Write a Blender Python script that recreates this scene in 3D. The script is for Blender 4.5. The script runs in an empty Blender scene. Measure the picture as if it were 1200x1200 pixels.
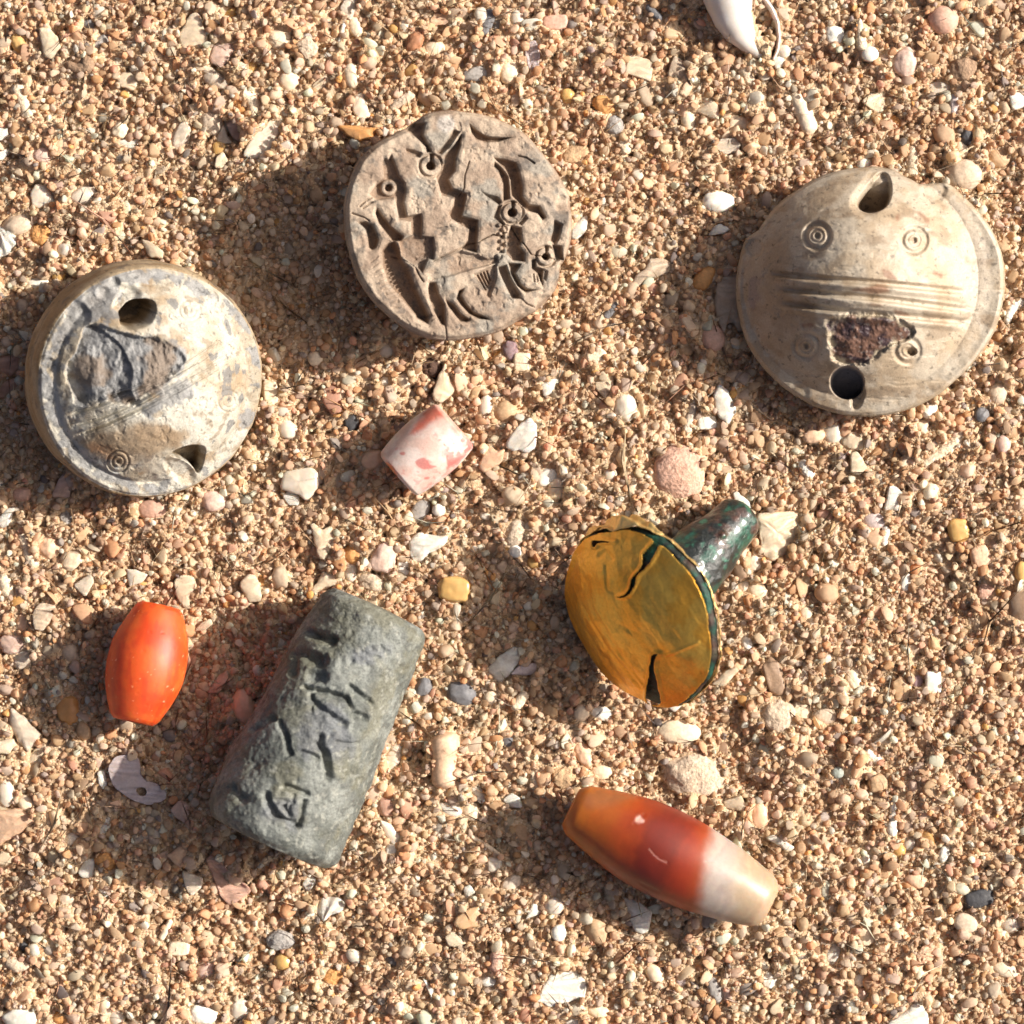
import bpy, bmesh, math, random
import numpy as np
from mathutils import Vector, Matrix

# ------------------------------------------------------------------ camera, sky, sun, exposure
scene = bpy.context.scene
COL = scene.collection
MM = 0.001                    # everything below is worked out in millimetres
S = 0.09                      # millimetres of sand per photo pixel (1200 px wide)
HC = 400.0                    # camera height above the sand

cam_data = bpy.data.cameras.new("camera")
cam = bpy.data.objects.new("camera", cam_data)
COL.objects.link(cam)
cam.location = (0, 0, HC * MM)
cam_data.sensor_width = 36.0
cam_data.lens = 36.0 * HC / (1200 * S)
cam_data.clip_start = 0.01
cam_data.clip_end = 50.0
cam_data.dof.use_dof = True
cam_data.dof.focus_distance = (HC - 3.0) * MM
cam_data.dof.aperture_fstop = 20.0
scene.camera = cam

SUN_EL, SUN_AZ = math.radians(34.0), math.radians(13.0)    # azimuth counted from +X towards +Y
world = bpy.data.worlds.new("World")
scene.world = world
world.use_nodes = True
wn = world.node_tree
sky = wn.nodes.new("ShaderNodeTexSky")
sky.sky_type = 'NISHITA'
sky.sun_disc = False
sky.sun_elevation = SUN_EL
sky.sun_rotation = math.pi / 2 - SUN_AZ
sky.air_density = 0.5
sky.dust_density = 6.0
sky.ozone_density = 0.3
wn.links.new(sky.outputs[0], wn.nodes["Background"].inputs[0])
wn.nodes["Background"].inputs[1].default_value = 0.072

sun_data = bpy.data.lights.new("sun", 'SUN')
sun_data.energy = 4.2
sun_data.angle = math.radians(0.6)
sun_data.color = (1.0, 0.945, 0.86)
sun = bpy.data.objects.new("sun", sun_data)
COL.objects.link(sun)
LDIR = Vector((math.cos(SUN_EL) * math.cos(SUN_AZ), math.cos(SUN_EL) * math.sin(SUN_AZ), math.sin(SUN_EL)))
sun.location = LDIR * 1.0
sun.rotation_euler = LDIR.to_track_quat('Z', 'Y').to_euler()

scene.view_settings.view_transform = 'Standard'
scene.view_settings.look = 'None'
scene.view_settings.gamma = 1.0
scene.view_settings.use_curve_mapping = False
scene.view_settings.exposure = 0.75
scene.render.engine = 'CYCLES'
scene.cycles.max_bounces = 12
scene.cycles.diffuse_bounces = 9
scene.cycles.transmission_bounces = 4

rng = np.random.default_rng(7)
random.seed(7)

# ------------------------------------------------------------------ helpers
def W(px, py, z=0.0):
    """photo pixel on a plane z mm above the sand -> mm"""
    k = S * (HC - z) / HC
    return np.array([(px - 600.0) * k, (600.0 - py) * k, z])

def to_px(P):
    k = HC / (HC - P[:, 2]) / S
    return 600.0 + P[:, 0] * k, 600.0 - P[:, 1] * k

def _hash(ix, iy, iz, seed):
    h = (ix * 374761393 + iy * 668265263 + iz * 1274126177 + seed * 974711) & 0xFFFFFFFF
    h = ((h ^ (h >> 13)) * 1103515245) & 0xFFFFFFFF
    h = ((h ^ (h >> 16)) * 2246822519) & 0xFFFFFFFF
    return ((h ^ (h >> 15)) & 0xFFFFFF) / float(0xFFFFFF)

def vnoise(P, f, seed=0):
    P = np.asarray(P, float) * f
    i = np.floor(P).astype(np.int64)
    t = P - i
    t = t * t * (3 - 2 * t)
    out = 0
    for dx in (0, 1):
        wx = t[:, 0] if dx else 1 - t[:, 0]
        for dy in (0, 1):
            wy = t[:, 1] if dy else 1 - t[:, 1]
            for dz in (0, 1):
                wz = t[:, 2] if dz else 1 - t[:, 2]
                out = out + wx * wy * wz * _hash(i[:, 0] + dx, i[:, 1] + dy, i[:, 2] + dz, seed)
    return out

def fbm(P, f, octv=4, seed=0):
    a, s, n = 0.0, 0.0, 1.0
    for k in range(octv):
        a = a + n * vnoise(P, f * 2.03 ** k, seed + 17 * k)
        s += n
        n *= 0.5
    return a / s

def sst(a, b, x):
    t = np.clip((x - a) / (b - a), 0, 1)
    return t * t * (3 - 2 * t)

def seg_dist(X, Y, pts):
    """distance to a polyline and the fraction along it"""
    pts = np.asarray(pts, float)
    best = np.full(X.shape, 1e9)
    frac = np.zeros(X.shape)
    L = np.r_[0, np.cumsum(np.hypot(*(pts[1:] - pts[:-1]).T))]
    for k in range(len(pts) - 1):
        a, b = pts[k], pts[k + 1]
        d = b - a
        t = np.clip(((X - a[0]) * d[0] + (Y - a[1]) * d[1]) / (d @ d + 1e-12), 0, 1)
        q = np.hypot(X - a[0] - t * d[0], Y - a[1] - t * d[1])
        m = q < best
        best = np.where(m, q, best)
        frac = np.where(m, (L[k] + t * (L[k + 1] - L[k])) / L[-1], frac)
    return best, frac

def poly_sd(X, Y, poly):
    """signed distance, negative inside"""
    poly = np.asarray(poly, float)
    d, _ = seg_dist(X, Y, np.vstack([poly, poly[:1]]))
    ins = np.zeros(X.shape, bool)
    j = len(poly) - 1
    for i in range(len(poly)):
        xi, yi = poly[i]
        xj, yj = poly[j]
        c = ((yi > Y) != (yj > Y)) & (X < (xj - xi) * (Y - yi) / (yj - yi + 1e-12) + xi)
        ins ^= c
        j = i
    return np.where(ins, -d, d)

def round_poly(poly, n=3):
    """corner cutting, so no outline keeps a hard corner"""
    p = np.asarray(poly, float)
    for _ in range(n - 1):
        a, b = p, np.roll(p, -1, 0)
        p = np.stack([0.75 * a + 0.25 * b, 0.25 * a + 0.75 * b], 1).reshape(-1, 2)
    return p

def sd_local(X, Y, poly, margin=8, corners=3):
    """poly_sd worked out only near the polygon; far points get the margin"""
    poly = round_poly(poly, corners)
    lo, hi = poly.min(0) - margin, poly.max(0) + margin
    m = (X > lo[0]) & (X < hi[0]) & (Y > lo[1]) & (Y < hi[1])
    out = np.full(X.shape, float(margin))
    if m.any():
        out[m] = poly_sd(X[m], Y[m], poly)
    return out

def line_local(X, Y, pts, margin=14):
    pts = np.asarray(pts, float)
    lo, hi = pts.min(0) - margin, pts.max(0) + margin
    m = (X > lo[0]) & (X < hi[0]) & (Y > lo[1]) & (Y < hi[1])
    d = np.full(X.shape, float(margin))
    f = np.zeros(X.shape)
    if m.any():
        d[m], f[m] = seg_dist(X[m], Y[m], pts)
    return d, f

def tile(bx, by, k, pts):
    return [(bx + x * k, by + y * k) for x, y in pts]

def make_mesh(name, V, F, mat, col=None, parent=None, origin=None, smooth=True, recalc=True):
    """V in mm (world), F list/array of quads or tris; ONE mesh object, origin in mm"""
    V = np.asarray(V, float)
    org = np.zeros(3) if origin is None else np.asarray(origin, float)
    me = bpy.data.meshes.new(name)
    me.from_pydata([tuple(v) for v in (V - org) * MM], [], [tuple(int(i) for i in f) for f in F])
    if recalc:
        bm_ = bmesh.new()
        bm_.from_mesh(me)
        bmesh.ops.recalc_face_normals(bm_, faces=bm_.faces)
        bm_.to_mesh(me)
        bm_.free()
    if smooth:
        me.polygons.foreach_set("use_smooth", np.ones(len(me.polygons), bool))
    if col is not None:
        a = me.color_attributes.new("col", 'FLOAT_COLOR', 'POINT')
        c = np.ones((len(V), 4), np.float32)
        c[:, :3] = col
        a.data.foreach_set("color", c.ravel())
    me.materials.append(mat)
    me.update()
    ob = bpy.data.objects.new(name, me)
    COL.objects.link(ob)
    if parent is None:
        ob.location = org * MM
    else:
        ob.parent = parent
    return ob

def tag(o, label, cat, group=None):
    o["label"] = label
    o["category"] = cat
    if group:
        o["group"] = group
    return o

def thing(name, origin, label, cat, group=None):
    o = bpy.data.objects.new(name, None)
    o.empty_display_size = 0.005
    o.location = np.asarray(origin) * MM
    COL.objects.link(o)
    return tag(o, label, cat, group)

def grid_faces(nr, na, closed=True, first=0):
    F = []
    for i in range(nr - 1):
        for j in range(na if closed else na - 1):
            k = (j + 1) % na
            F.append((first + i * na + j, first + (i + 1) * na + j, first + (i + 1) * na + k, first + i * na + k))
    return F

def frame_from(d):
    d = np.asarray(d, float)
    d = d / np.linalg.norm(d)
    up = np.array([0, 0, 1.0]) if abs(d[2]) < 0.9 else np.array([1.0, 0, 0])
    a = np.cross(up, d)
    a /= np.linalg.norm(a)
    return d, a, np.cross(d, a)

def mixc(a, b, t):
    t = np.asarray(t)[:, None]
    return np.asarray(a) * (1 - t) + np.asarray(b) * t

# ------------------------------------------------------------------ materials
def new_mat(name):
    m = bpy.data.materials.new(name)
    m.use_nodes = True
    nt = m.node_tree
    return m, nt, nt.nodes["Principled BSDF"]

def tex_noise(nt, per_mm, detail=4.0, rough=0.55, coord='Object'):
    tc = nt.nodes.new("ShaderNodeTexCoord")
    n = nt.nodes.new("ShaderNodeTexNoise")
    n.inputs["Scale"].default_value = per_mm * 1000.0
    n.inputs["Detail"].default_value = detail
    n.inputs["Roughness"].default_value = rough
    nt.links.new(tc.outputs[coord], n.inputs["Vector"])
    return n

def ramp(nt, src, stops):
    r = nt.nodes.new("ShaderNodeValToRGB")
    e = r.color_ramp.elements
    while len(e) > 1:
        e.remove(e[-1])
    e[0].position, e[0].color = stops[0][0], (*stops[0][1], 1)
    for p, c in stops[1:]:
        q = e.new(p)
        q.color = (*c, 1)
    nt.links.new(src, r.inputs[0])
    return r

def mul(nt, a, b, fac=1.0, mode='MULTIPLY'):
    m = nt.nodes.new("ShaderNodeMix")
    m.data_type = 'RGBA'
    m.blend_type = mode
    m.inputs[0].default_value = fac
    nt.links.new(a, m.inputs[6])
    nt.links.new(b, m.inputs[7])
    return m.outputs[2]

def add_bump(nt, bsdf, layers):
    """layers: (height socket, depth mm, strength)"""
    prev = None
    for h, d, s in layers:
        b = nt.nodes.new("ShaderNodeBump")
        b.inputs["Distance"].default_value = d * MM
        b.inputs["Strength"].default_value = s
        nt.links.new(h, b.inputs["Height"])
        if prev is not None:
            nt.links.new(prev.outputs[0], b.inputs["Normal"])
        prev = b
    nt.links.new(prev.outputs[0], bsdf.inputs["Normal"])

def stone_mat(name, rough=0.7, fine=6.0, lo=0.78, hi=1.16, bump=0.06, speck=0.0, speck_f=3.5, sss=0.0, sss_mm=0.6, sss_rgb=(1, 0.5, 0.3), metallic=0.0, spec=0.4, coat=0.0, bump2=0.0, tone=1.0):
    """base colour = the vertex attribute 'col' (what the piece is made of, with shade painted in places) times a fine grain"""
    m, nt, b = new_mat(name)
    at = nt.nodes.new("ShaderNodeAttribute")
    at.attribute_name = "col"
    n1 = tex_noise(nt, fine, 5, 0.65)
    r1 = ramp(nt, n1.outputs[0], [(0.3, (lo * tone,) * 3), (0.7, (hi * tone,) * 3)])
    c = mul(nt, at.outputs[0], r1.outputs[0])
    if speck:
        n2 = tex_noise(nt, speck_f, 3, 0.6)
        r2 = ramp(nt, n2.outputs[0], [(0.0, (1, 1, 1)), (0.60, (1, 1, 1)), (0.68, (1 - speck,) * 3)])
        c = mul(nt, c, r2.outputs[0])
    nt.links.new(c, b.inputs["Base Color"])
    b.inputs["Roughness"].default_value = rough
    b.inputs["Metallic"].default_value = metallic
    b.inputs["Specular IOR Level"].default_value = spec
    if sss:
        b.inputs["Subsurface Weight"].default_value = sss
        b.inputs["Subsurface Radius"].default_value = sss_rgb
        b.inputs["Subsurface Scale"].default_value = sss_mm * MM
    if coat:
        b.inputs["Coat Weight"].default_value = coat
        b.inputs["Coat Roughness"].default_value = 0.2
    lay = [(n1.outputs[0], bump, 0.8)]
    if bump2:
        n3 = tex_noise(nt, 1.3, 6, 0.6)
        lay.append((n3.outputs[0], bump2, 0.8))
    add_bump(nt, b, lay)
    return m

MAT_CARVED = stone_mat("carved_steatite", 0.72, 7.0, 0.72, 1.2, 0.07, 0.35, 2.6, tone=0.90)
MAT_SEAL_A = stone_mat("weathered_glaze", 0.66, 6.0, 0.74, 1.16, 0.07, 0.5, 1.6, tone=0.78)
MAT_SEAL_B = stone_mat("polished_steatite", 0.5, 5.0, 0.82, 1.12, 0.04, 0.45, 1.5, tone=0.71)
MAT_CYL = stone_mat("green_grey_steatite", 0.62, 4.5, 0.62, 1.3, 0.12, 0.35, 3.0, bump2=0.15, tone=0.80)
MAT_GOLD = stone_mat("gold_foil", 0.38, 3.0, 0.86, 1.08, 0.05, 0.0, metallic=0.8, spec=0.5, bump2=0.12)
MAT_BRONZE = stone_mat("corroded_bronze", 0.5, 3.2, 0.4, 1.5, 0.16, 0.5, 2.0, spec=0.35, tone=0.8)
MAT_SHANK = stone_mat("polished_bronze", 0.36, 3.2, 0.35, 1.6, 0.14, 0.5, 2.0, spec=0.6, coat=0.45)
MAT_CARNELIAN = stone_mat("carnelian", 0.5, 2.0, 0.92, 1.06, 0.012, 0.0, sss=1.0, sss_mm=4.5, sss_rgb=(1.0, 0.24, 0.06), spec=0.5)
MAT_AGATE = stone_mat("banded_agate", 0.42, 2.0, 0.92, 1.06, 0.010, 0.0, sss=0.95, sss_mm=2.6, sss_rgb=(1.0, 0.40, 0.20), spec=0.5)
MAT_PINK = stone_mat("bleached_carnelian", 0.55, 4.0, 0.9, 1.08, 0.03, 0.0, sss=0.5, sss_mm=1.0, sss_rgb=(1.0, 0.4, 0.3))

def obj_colour_mat(name, rough, lo, hi, bump, sss, fine=4.0, pits=0.0, lines=0.0):
    m, nt, b = new_mat(name)
    oi = nt.nodes.new("ShaderNodeObjectInfo")
    n1 = tex_noise(nt, fine, 4, 0.6)
    r1 = ramp(nt, n1.outputs[0], [(0.3, (lo,) * 3), (0.72, (hi,) * 3)])
    c = mul(nt, oi.outputs["Color"], r1.outputs[0])
    n2 = tex_noise(nt, 0.9, 2, 0.5)
    r2 = ramp(nt, n2.outputs[0], [(0.35, (1.0, 0.95, 0.89)), (0.65, (1.04, 1.03, 1.02))])
    c = mul(nt, c, r2.outputs[0])
    nt.links.new(c, b.inputs["Base Color"])
    b.inputs["Roughness"].default_value = rough
    b.inputs["Specular IOR Level"].default_value = 0.45
    if sss:
        b.inputs["Subsurface Weight"].default_value = sss
        b.inputs["Subsurface Radius"].default_value = (1.0, 0.6, 0.35)
        b.inputs["Subsurface Scale"].default_value = 0.5 * MM
    lay = [(n1.outputs[0], bump, 0.9)]
    if pits:
        v = nt.nodes.new("ShaderNodeTexVoronoi")
        v.inputs["Scale"].default_value = 2600.0
        nt.links.new(nt.nodes["Texture Coordinate"].outputs["Object"], v.inputs["Vector"])
        lay.append((v.outputs[0], pits, 0.8))
    if lines:
        wv = nt.nodes.new("ShaderNodeTexWave")
        wv.wave_type = 'RINGS'
        wv.inputs["Scale"].default_value = 480.0
        wv.inputs["Distortion"].default_value = 3.0
        wv.inputs["Detail"].default_value = 2.0
        wv.inputs["Detail Scale"].default_value = 300.0
        nt.links.new(nt.nodes["Texture Coordinate"].outputs["Object"], wv.inputs["Vector"])
        lay.append((wv.outputs["Fac"], lines, 0.8))
        r3 = ramp(nt, wv.outputs["Fac"], [(0.2, (0.94, 0.92, 0.90)), (0.7, (1.03, 1.03, 1.03))])
        nt.links.new(mul(nt, c, r3.outputs[0]), b.inputs["Base Color"])
    add_bump(nt, b, lay)
    return m

MAT_SHELL = obj_colour_mat("shell", 0.42, 0.84, 1.06, 0.03, 0.25, lines=0.05)
MAT_PORCELAIN = obj_colour_mat("porcelain_shell", 0.3, 0.95, 1.03, 0.01, 0.3)
MAT_PEBBLE = obj_colour_mat("pebble", 0.58, 0.76, 1.14, 0.05, 0.0, 3.0)
MAT_QUARTZ = obj_colour_mat("quartz", 0.3, 0.88, 1.08, 0.015, 0.5, 1.5)
MAT_ROCK = obj_colour_mat("rough_rock", 0.85, 0.62, 1.25, 0.16, 0.0, 3.2, pits=0.08)
MAT_FIBRE = obj_colour_mat("dry_fibre", 0.7, 0.8, 1.1, 0.03, 0.0)

m, nt, b = new_mat("sand_grain")
at = nt.nodes.new("ShaderNodeAttribute")
at.attribute_type = 'INSTANCER'
at.attribute_name = "grain_colour"
geo = nt.nodes.new("ShaderNodeNewGeometry")
n1 = nt.nodes.new("ShaderNodeTexNoise")
n1.inputs["Scale"].default_value = 3500.0
n1.inputs["Detail"].default_value = 3.0
nt.links.new(geo.outputs["Position"], n1.inputs["Vector"])
r1 = ramp(nt, n1.outputs[0], [(0.3, (0.90, 0.88, 0.86)), (0.7, (1.06, 1.06, 1.06))])
c = mul(nt, at.outputs[0], r1.outputs[0])
nt.links.new(c, b.inputs["Base Color"])
b.inputs["Roughness"].default_value = 0.62
b.inputs["Specular IOR Level"].default_value = 0.32
tr = nt.nodes.new("ShaderNodeBsdfTranslucent")
nt.links.new(c, tr.inputs[0])
mx = nt.nodes.new("ShaderNodeMixShader")
mx.inputs[0].default_value = 0.42
nt.links.new(b.outputs[0], mx.inputs[1])
nt.links.new(tr.outputs[0], mx.inputs[2])
nt.links.new(mx.outputs[0], nt.nodes["Material Output"].inputs[0])
add_bump(nt, b, [(n1.outputs[0], 0.012, 0.5)])
MAT_GRAIN = m

m, nt, b = new_mat("sand_bed")
tc = nt.nodes.new("ShaderNodeTexCoord")
v = nt.nodes.new("ShaderNodeTexVoronoi")
v.inputs["Scale"].default_value = 3600.0
nt.links.new(tc.outputs["Object"], v.inputs["Vector"])
hs = ramp(nt, v.outputs["Color"], [(0.0, (0.36, 0.235, 0.135)), (0.5, (0.56, 0.395, 0.24)), (1.0, (0.70, 0.56, 0.40))])
nt.links.new(hs.outputs[0], b.inputs["Base Color"])
b.inputs["Roughness"].default_value = 0.8
b.inputs["Specular IOR Level"].default_value = 0.25
inv = nt.nodes.new("ShaderNodeMath")
inv.operation = 'SUBTRACT'
inv.inputs[0].default_value = 1.0
nt.links.new(v.outputs["Distance"], inv.inputs[1])
add_bump(nt, b, [(inv.outputs[0], 0.16, 0.9)])
MAT_BED = m

# ------------------------------------------------------------------ sand bed (one sheet)
EXT = 76.0          # grains lie out to +-EXT mm
BED = -2.4

def relief(x, y):
    P = np.c_[x, y, np.zeros_like(x)]
    z = 1.4 * (fbm(P, 0.04, 2, 3) - 0.5) + 0.4 * (fbm(P, 0.13, 2, 9) - 0.5)
    return np.clip(z, -1.0, 1.1)

gx = np.r_[-300, -180, -110, -82, np.linspace(-EXT, EXT, 507), 82, 110, 180, 300]
GX, GY = np.meshgrid(gx, gx, indexing='ij')
gz = BED + relief(GX.ravel(), GY.ravel())
far = np.maximum(abs(GX.ravel()), abs(GY.ravel())) > EXT
gz = np.where(far, gz + 1.8, gz)
bed = make_mesh("sand_ground", np.c_[GX.ravel(), GY.ravel(), gz], grid_faces(len(gx), len(gx), closed=False), MAT_BED, recalc=False)
bed["kind"] = "structure"
bed["label"] = "coarse tan beach sand under the finds"

BLOCKS = []          # photo outlines in which no grain may rest: (poly px, shrink px)

# ------------------------------------------------------------------ round stamp seals
def polar_outline(center, pts):
    pts = np.asarray(pts, float) - center
    ang = np.arctan2(-pts[:, 1], pts[:, 0])
    r = np.hypot(*pts.T)
    o = np.argsort(ang)
    ang, r = ang[o], r[o]
    return lambda t: np.interp(t, np.r_[ang - 2 * np.pi, ang, ang + 2 * np.pi], np.r_[r, r, r])

def build_seal(name, label, centre_px, z_centre, R_of, prof, wall, tilt, lean, carve, colour, mat, split, cat="seal", group=None, na=760, nr=150, foot=4.0):
    """prof(rho, theta)->height above the rim plane mm; wall: list of (radius factor, height mm) from the rim edge down to the base
    z_centre: height of the rim plane's centre; carve(px,py,rho)->(depth mm); split: [(name, rho0, rho1)]"""
    th = np.linspace(-np.pi, np.pi, na, endpoint=False)
    rho = np.r_[0.004, np.linspace(0.012, 1.0, nr - 1)]
    Rm = R_of(th) * S * (HC - z_centre) / HC
    RR, TT = np.meshgrid(rho, th, indexing='ij')
    u = (RR * Rm[None, :] * np.cos(TT)).ravel()
    v = (RR * Rm[None, :] * np.sin(TT)).ravel()
    w = prof(RR, TT).ravel()
    a, be = math.radians(tilt), math.radians(lean)
    n = Vector((math.sin(a) * math.cos(be), math.sin(a) * math.sin(be), math.cos(a)))
    M = np.array(Vector((0, 0, 1)).rotation_difference(n).to_matrix())
    c0 = W(*centre_px, z_centre)
    P = np.c_[u, v, w] @ M.T + c0
    X, Y = to_px(P)
    d = carve(X, Y, RR.ravel(), P)
    w2 = w - d
    top = np.c_[u, v, w2] @ M.T + c0
    col = colour(X, Y, RR.ravel(), P, d)
    root = thing(name, c0 - np.array([0, 0, z_centre]), label, cat, group)
    idx = 0
    for pname, r0, r1 in split:
        k0 = int(np.searchsorted(rho, r0)) if r0 > 0 else 0
        k1 = nr - 1 if r1 >= 1 else int(np.searchsorted(rho, r1))
        sl = slice(k0 * na, (k1 + 1) * na)
        V, C = top[sl], col[sl]
        F = grid_faces(k1 - k0 + 1, na)
        if k0 == 0:
            F.append(tuple(range(na)))
        make_mesh(pname, V, F, mat, C, root, c0 - np.array([0, 0, z_centre]))
    # side wall and base
    rim = np.c_[u, v, w2].reshape(nr, na, 3)[-1]
    rows, wr = [], np.asarray(wall, float)
    ts = np.linspace(0, 1, 26)
    fac = np.interp(ts, np.linspace(0, 1, len(wr)), wr[:, 0])
    hh = np.interp(ts, np.linspace(0, 1, len(wr)), wr[:, 1])
    for q, (f, h) in enumerate(zip(fac, hh)):
        r_ = rim.copy()
        r_[:, :2] *= f
        r_[:, 2] = rim[:, 2] * (1 - q / 25.0) + h
        rows.append(r_)
    rows.append(np.tile([[0, 0, hh[-1] - 0.05]], (na, 1)) + rim * [0.02, 0.02, 0])
    Vw = np.vstack(rows)
    Pw = Vw @ M.T + c0
    nz = (fbm(Pw, 0.5, 4, 5) - 0.5) * 0.25
    dirs = np.c_[np.cos(np.tile(th, len(rows))), np.sin(np.tile(th, len(rows))), np.zeros(len(Vw))]
    Pw[na:] += (dirs * nz[:, None])[na:] @ M.T
    Xw, Yw = to_px(Pw)
    Cw = colour(Xw, Yw, np.full(len(Pw), 2.0), Pw, np.zeros(len(Pw)))
    make_mesh("side_wall", Pw, grid_faces(len(rows), na), mat, Cw, root, c0 - np.array([0, 0, z_centre]))
    ang = np.linspace(0, 2 * np.pi, 48, endpoint=False)
    k = R_of(np.where(ang > np.pi, ang - 2 * np.pi, ang))
    BLOCKS.append(([(centre_px[0] + r * math.cos(t), centre_px[1] - r * math.sin(t)) for r, t in zip(k, ang)], foot))
    return root

def groove(X, Y, pts, width, depth, taper=True):
    d, f = line_local(X, Y, pts)
    q = 1 - sst(0.0, 1.0, d / width)
    if taper:
        q = q * sst(0, 0.12, f) * (1 - sst(0.88, 1.0, f) * 0.999)
    return depth * q

def ring_groove(X, Y, cx, cy, r, width, depth, ax=1.0):
    d = abs(np.hypot((X - cx) / ax, Y - cy) - r)
    return depth * (1 - sst(0.0, 1.0, d / width))

# ---- carved seal (two horned animals), face up
Q1 = lambda p: tile(400, 120, 0.125, p)
Q2 = lambda p: tile(530, 120, 0.125, p)
Q3 = lambda p: tile(400, 250, 0.125, p)
Q4 = lambda p: tile(530, 250, 0.125, p)
CUTS = [  # polygon, depth mm, width of the sloping wall px
    (Q1([(385, 560), (405, 520), (440, 530), (470, 480), (500, 550), (545, 680), (605, 750), (608, 860), (592, 940), (622, 1062), (755, 1035), (768, 1120), (757, 1250), (868, 1258), (886, 1370), (872, 1482), (820, 1470), (760, 1600), (700, 1540), (560, 1440), (540, 1300), (660, 1240), (650, 1120), (540, 1100), (500, 900), (330, 920), (260, 860), (330, 760), (400, 700)]), 0.62, 2.2),
    (Q3([(335, -60), (400, 30), (470, 120), (590, 215), (565, 262), (480, 260), (420, 180), (350, 90), (320, 0)]), 0.85, 2.5),
    (Q3([(150, 80), (230, 70), (300, 110), (335, 180), (355, 250), (330, 325), (290, 345), (258, 320), (246, 220), (228, 150)]), 0.8, 2.2),
    (Q3([(380, 340), (440, 270), (500, 250), (560, 330), (580, 430), (640, 500), (680, 620), (730, 740), (790, 860), (835, 960), (822, 1045), (770, 1022), (700, 985), (690, 950), (560, 790), (440, 660), (390, 500)]), 1.15, 5.0),
    (Q3([(825, 645), (890, 640), (925, 760), (972, 850), (976, 1055), (935, 1040), (875, 930), (825, 800), (812, 700)]), 0.75, 2.6),
    (Q3([(978, 805), (1060, 850), (1120, 935), (1215, 1000), (1175, 1025), (1115, 1015), (1055, 940), (1000, 870)]), 0.7, 2.4),
    (Q4([(60, 720), (118, 698), (86, 770), (135, 850), (205, 925), (290, 955), (362, 1000), (250, 992), (160, 945), (80, 862), (38, 800)]), 0.75, 2.4),
    (Q4([(195, 570), (240, 550), (425, 455), (425, 600), (385, 720), (355, 800), (315, 785), (265, 680)]), 0.45, 3.5),
    (Q4([(428, 500), (512, 478), (562, 615), (645, 755), (640, 805), (556, 802), (506, 700), (446, 570)]), 0.72, 2.6),
    (Q4([(525, 460), (655, 470), (600, 560), (645, 655), (705, 705), (815, 715), (690, 748), (605, 682), (550, 575)]), 0.75, 2.6),
    (Q4([(555, 105), (655, 130), (662, 250), (640, 310), (690, 370), (685, 455), (570, 445), (512, 380), (515, 220)]), 0.85, 2.6),
    (Q1([(1130, 290), (1125, 400), (1085, 520), (1075, 640), (1010, 720), (1050, 800), (1130, 830)]) + Q2([(140, 850), (138, 900), (100, 1060), (245, 1100)]) + Q4([(245, 120), (235, 370), (150, 350), (80, 335)]) + Q3([(1130, 318), (1185, 250), (1196, 150)]) + Q1([(1035, 1092), (1010, 1040), (1055, 960), (1060, 900), (950, 870), (925, 820), (888, 692), (948, 620), (970, 490), (1050, 400)]), 0.9, 2.4),
    (Q3([(880, 452), (1130, 337), (1200, 362)]) + Q4([(100, 352), (235, 382), (330, 424), (430, 402), (440, 468), (190, 528), (0, 588)]) + Q3([(1010, 598), (850, 625), (800, 560)]), 0.40, 2.4),
    (Q1([(600, 255), (690, 190), (800, 180), (770, 300), (835, 410), (856, 470), (800, 470), (790, 420), (700, 330)]), 0.75, 2.6),
    (Q1([(955, 400), (1055, 250), (1120, 270), (1010, 430), (940, 490), (890, 470)]), 0.6, 2.2),
    (Q1([(600, 430), (680, 440), (760, 470), (740, 520), (680, 510), (610, 470)]), 0.45, 2.2),
    (Q2([(160, 195), (230, 255), (320, 312), (420, 322), (575, 325), (440, 368), (330, 374), (225, 345), (180, 280)]), 0.85, 2.4),
    (Q2([(390, 515), (500, 530), (605, 560), (645, 680), (668, 800), (662, 880), (725, 955), (825, 965), (882, 1080), (850, 1105), (800, 1045), (700, 1015), (620, 935), (556, 870), (546, 720), (500, 625), (440, 565)]), 0.85, 2.4),
    (Q2([(388, 600), (400, 555), (460, 600), (532, 690), (542, 800), (542, 905), (480, 925), (476, 760), (430, 640)]), 0.65, 2.2),
    (Q2([(265, 828), (340, 860), (430, 878), (472, 935), (440, 965), (380, 925), (310, 875)]), 0.55, 2.4),
    (Q2([(612, 1135), (690, 1045), (714, 1090), (650, 1155)]), 0.5, 2.0),
    (Q2([(380, 1080), (430, 960), (470, 960), (450, 1060), (500, 1140), (560, 1160), (480, 1150)]), 0.55, 2.2),
    (Q4([(955, 55), (1045, 100), (1005, 255), (960, 295), (915, 255), (945, 150)]), 0.7, 3.0),
    (Q4([(935, 285), (1030, 300), (1055, 440), (975, 445), (955, 350)]), 0.75, 2.4),
    (Q4([(745, 430), (800, 415), (790, 500), (865, 520), (850, 690), (795, 560), (745, 520)]), 0.65, 2.2),
    (Q4([(860, 520), (900, 540), (880, 640), (850, 620)]), 0.4, 2.2),
]
RINGS = [(456.0, 219.5, 8.6, 4.8, 0.0), (505.0, 194.0, 10.5, 5.5, 0.9), (600.5, 249.0, 10.0, 5.5, 0.5), (640.0, 300.5, 9.0, 4.5, 0.5)]   # x, y, ring radius, hole radius
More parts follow.
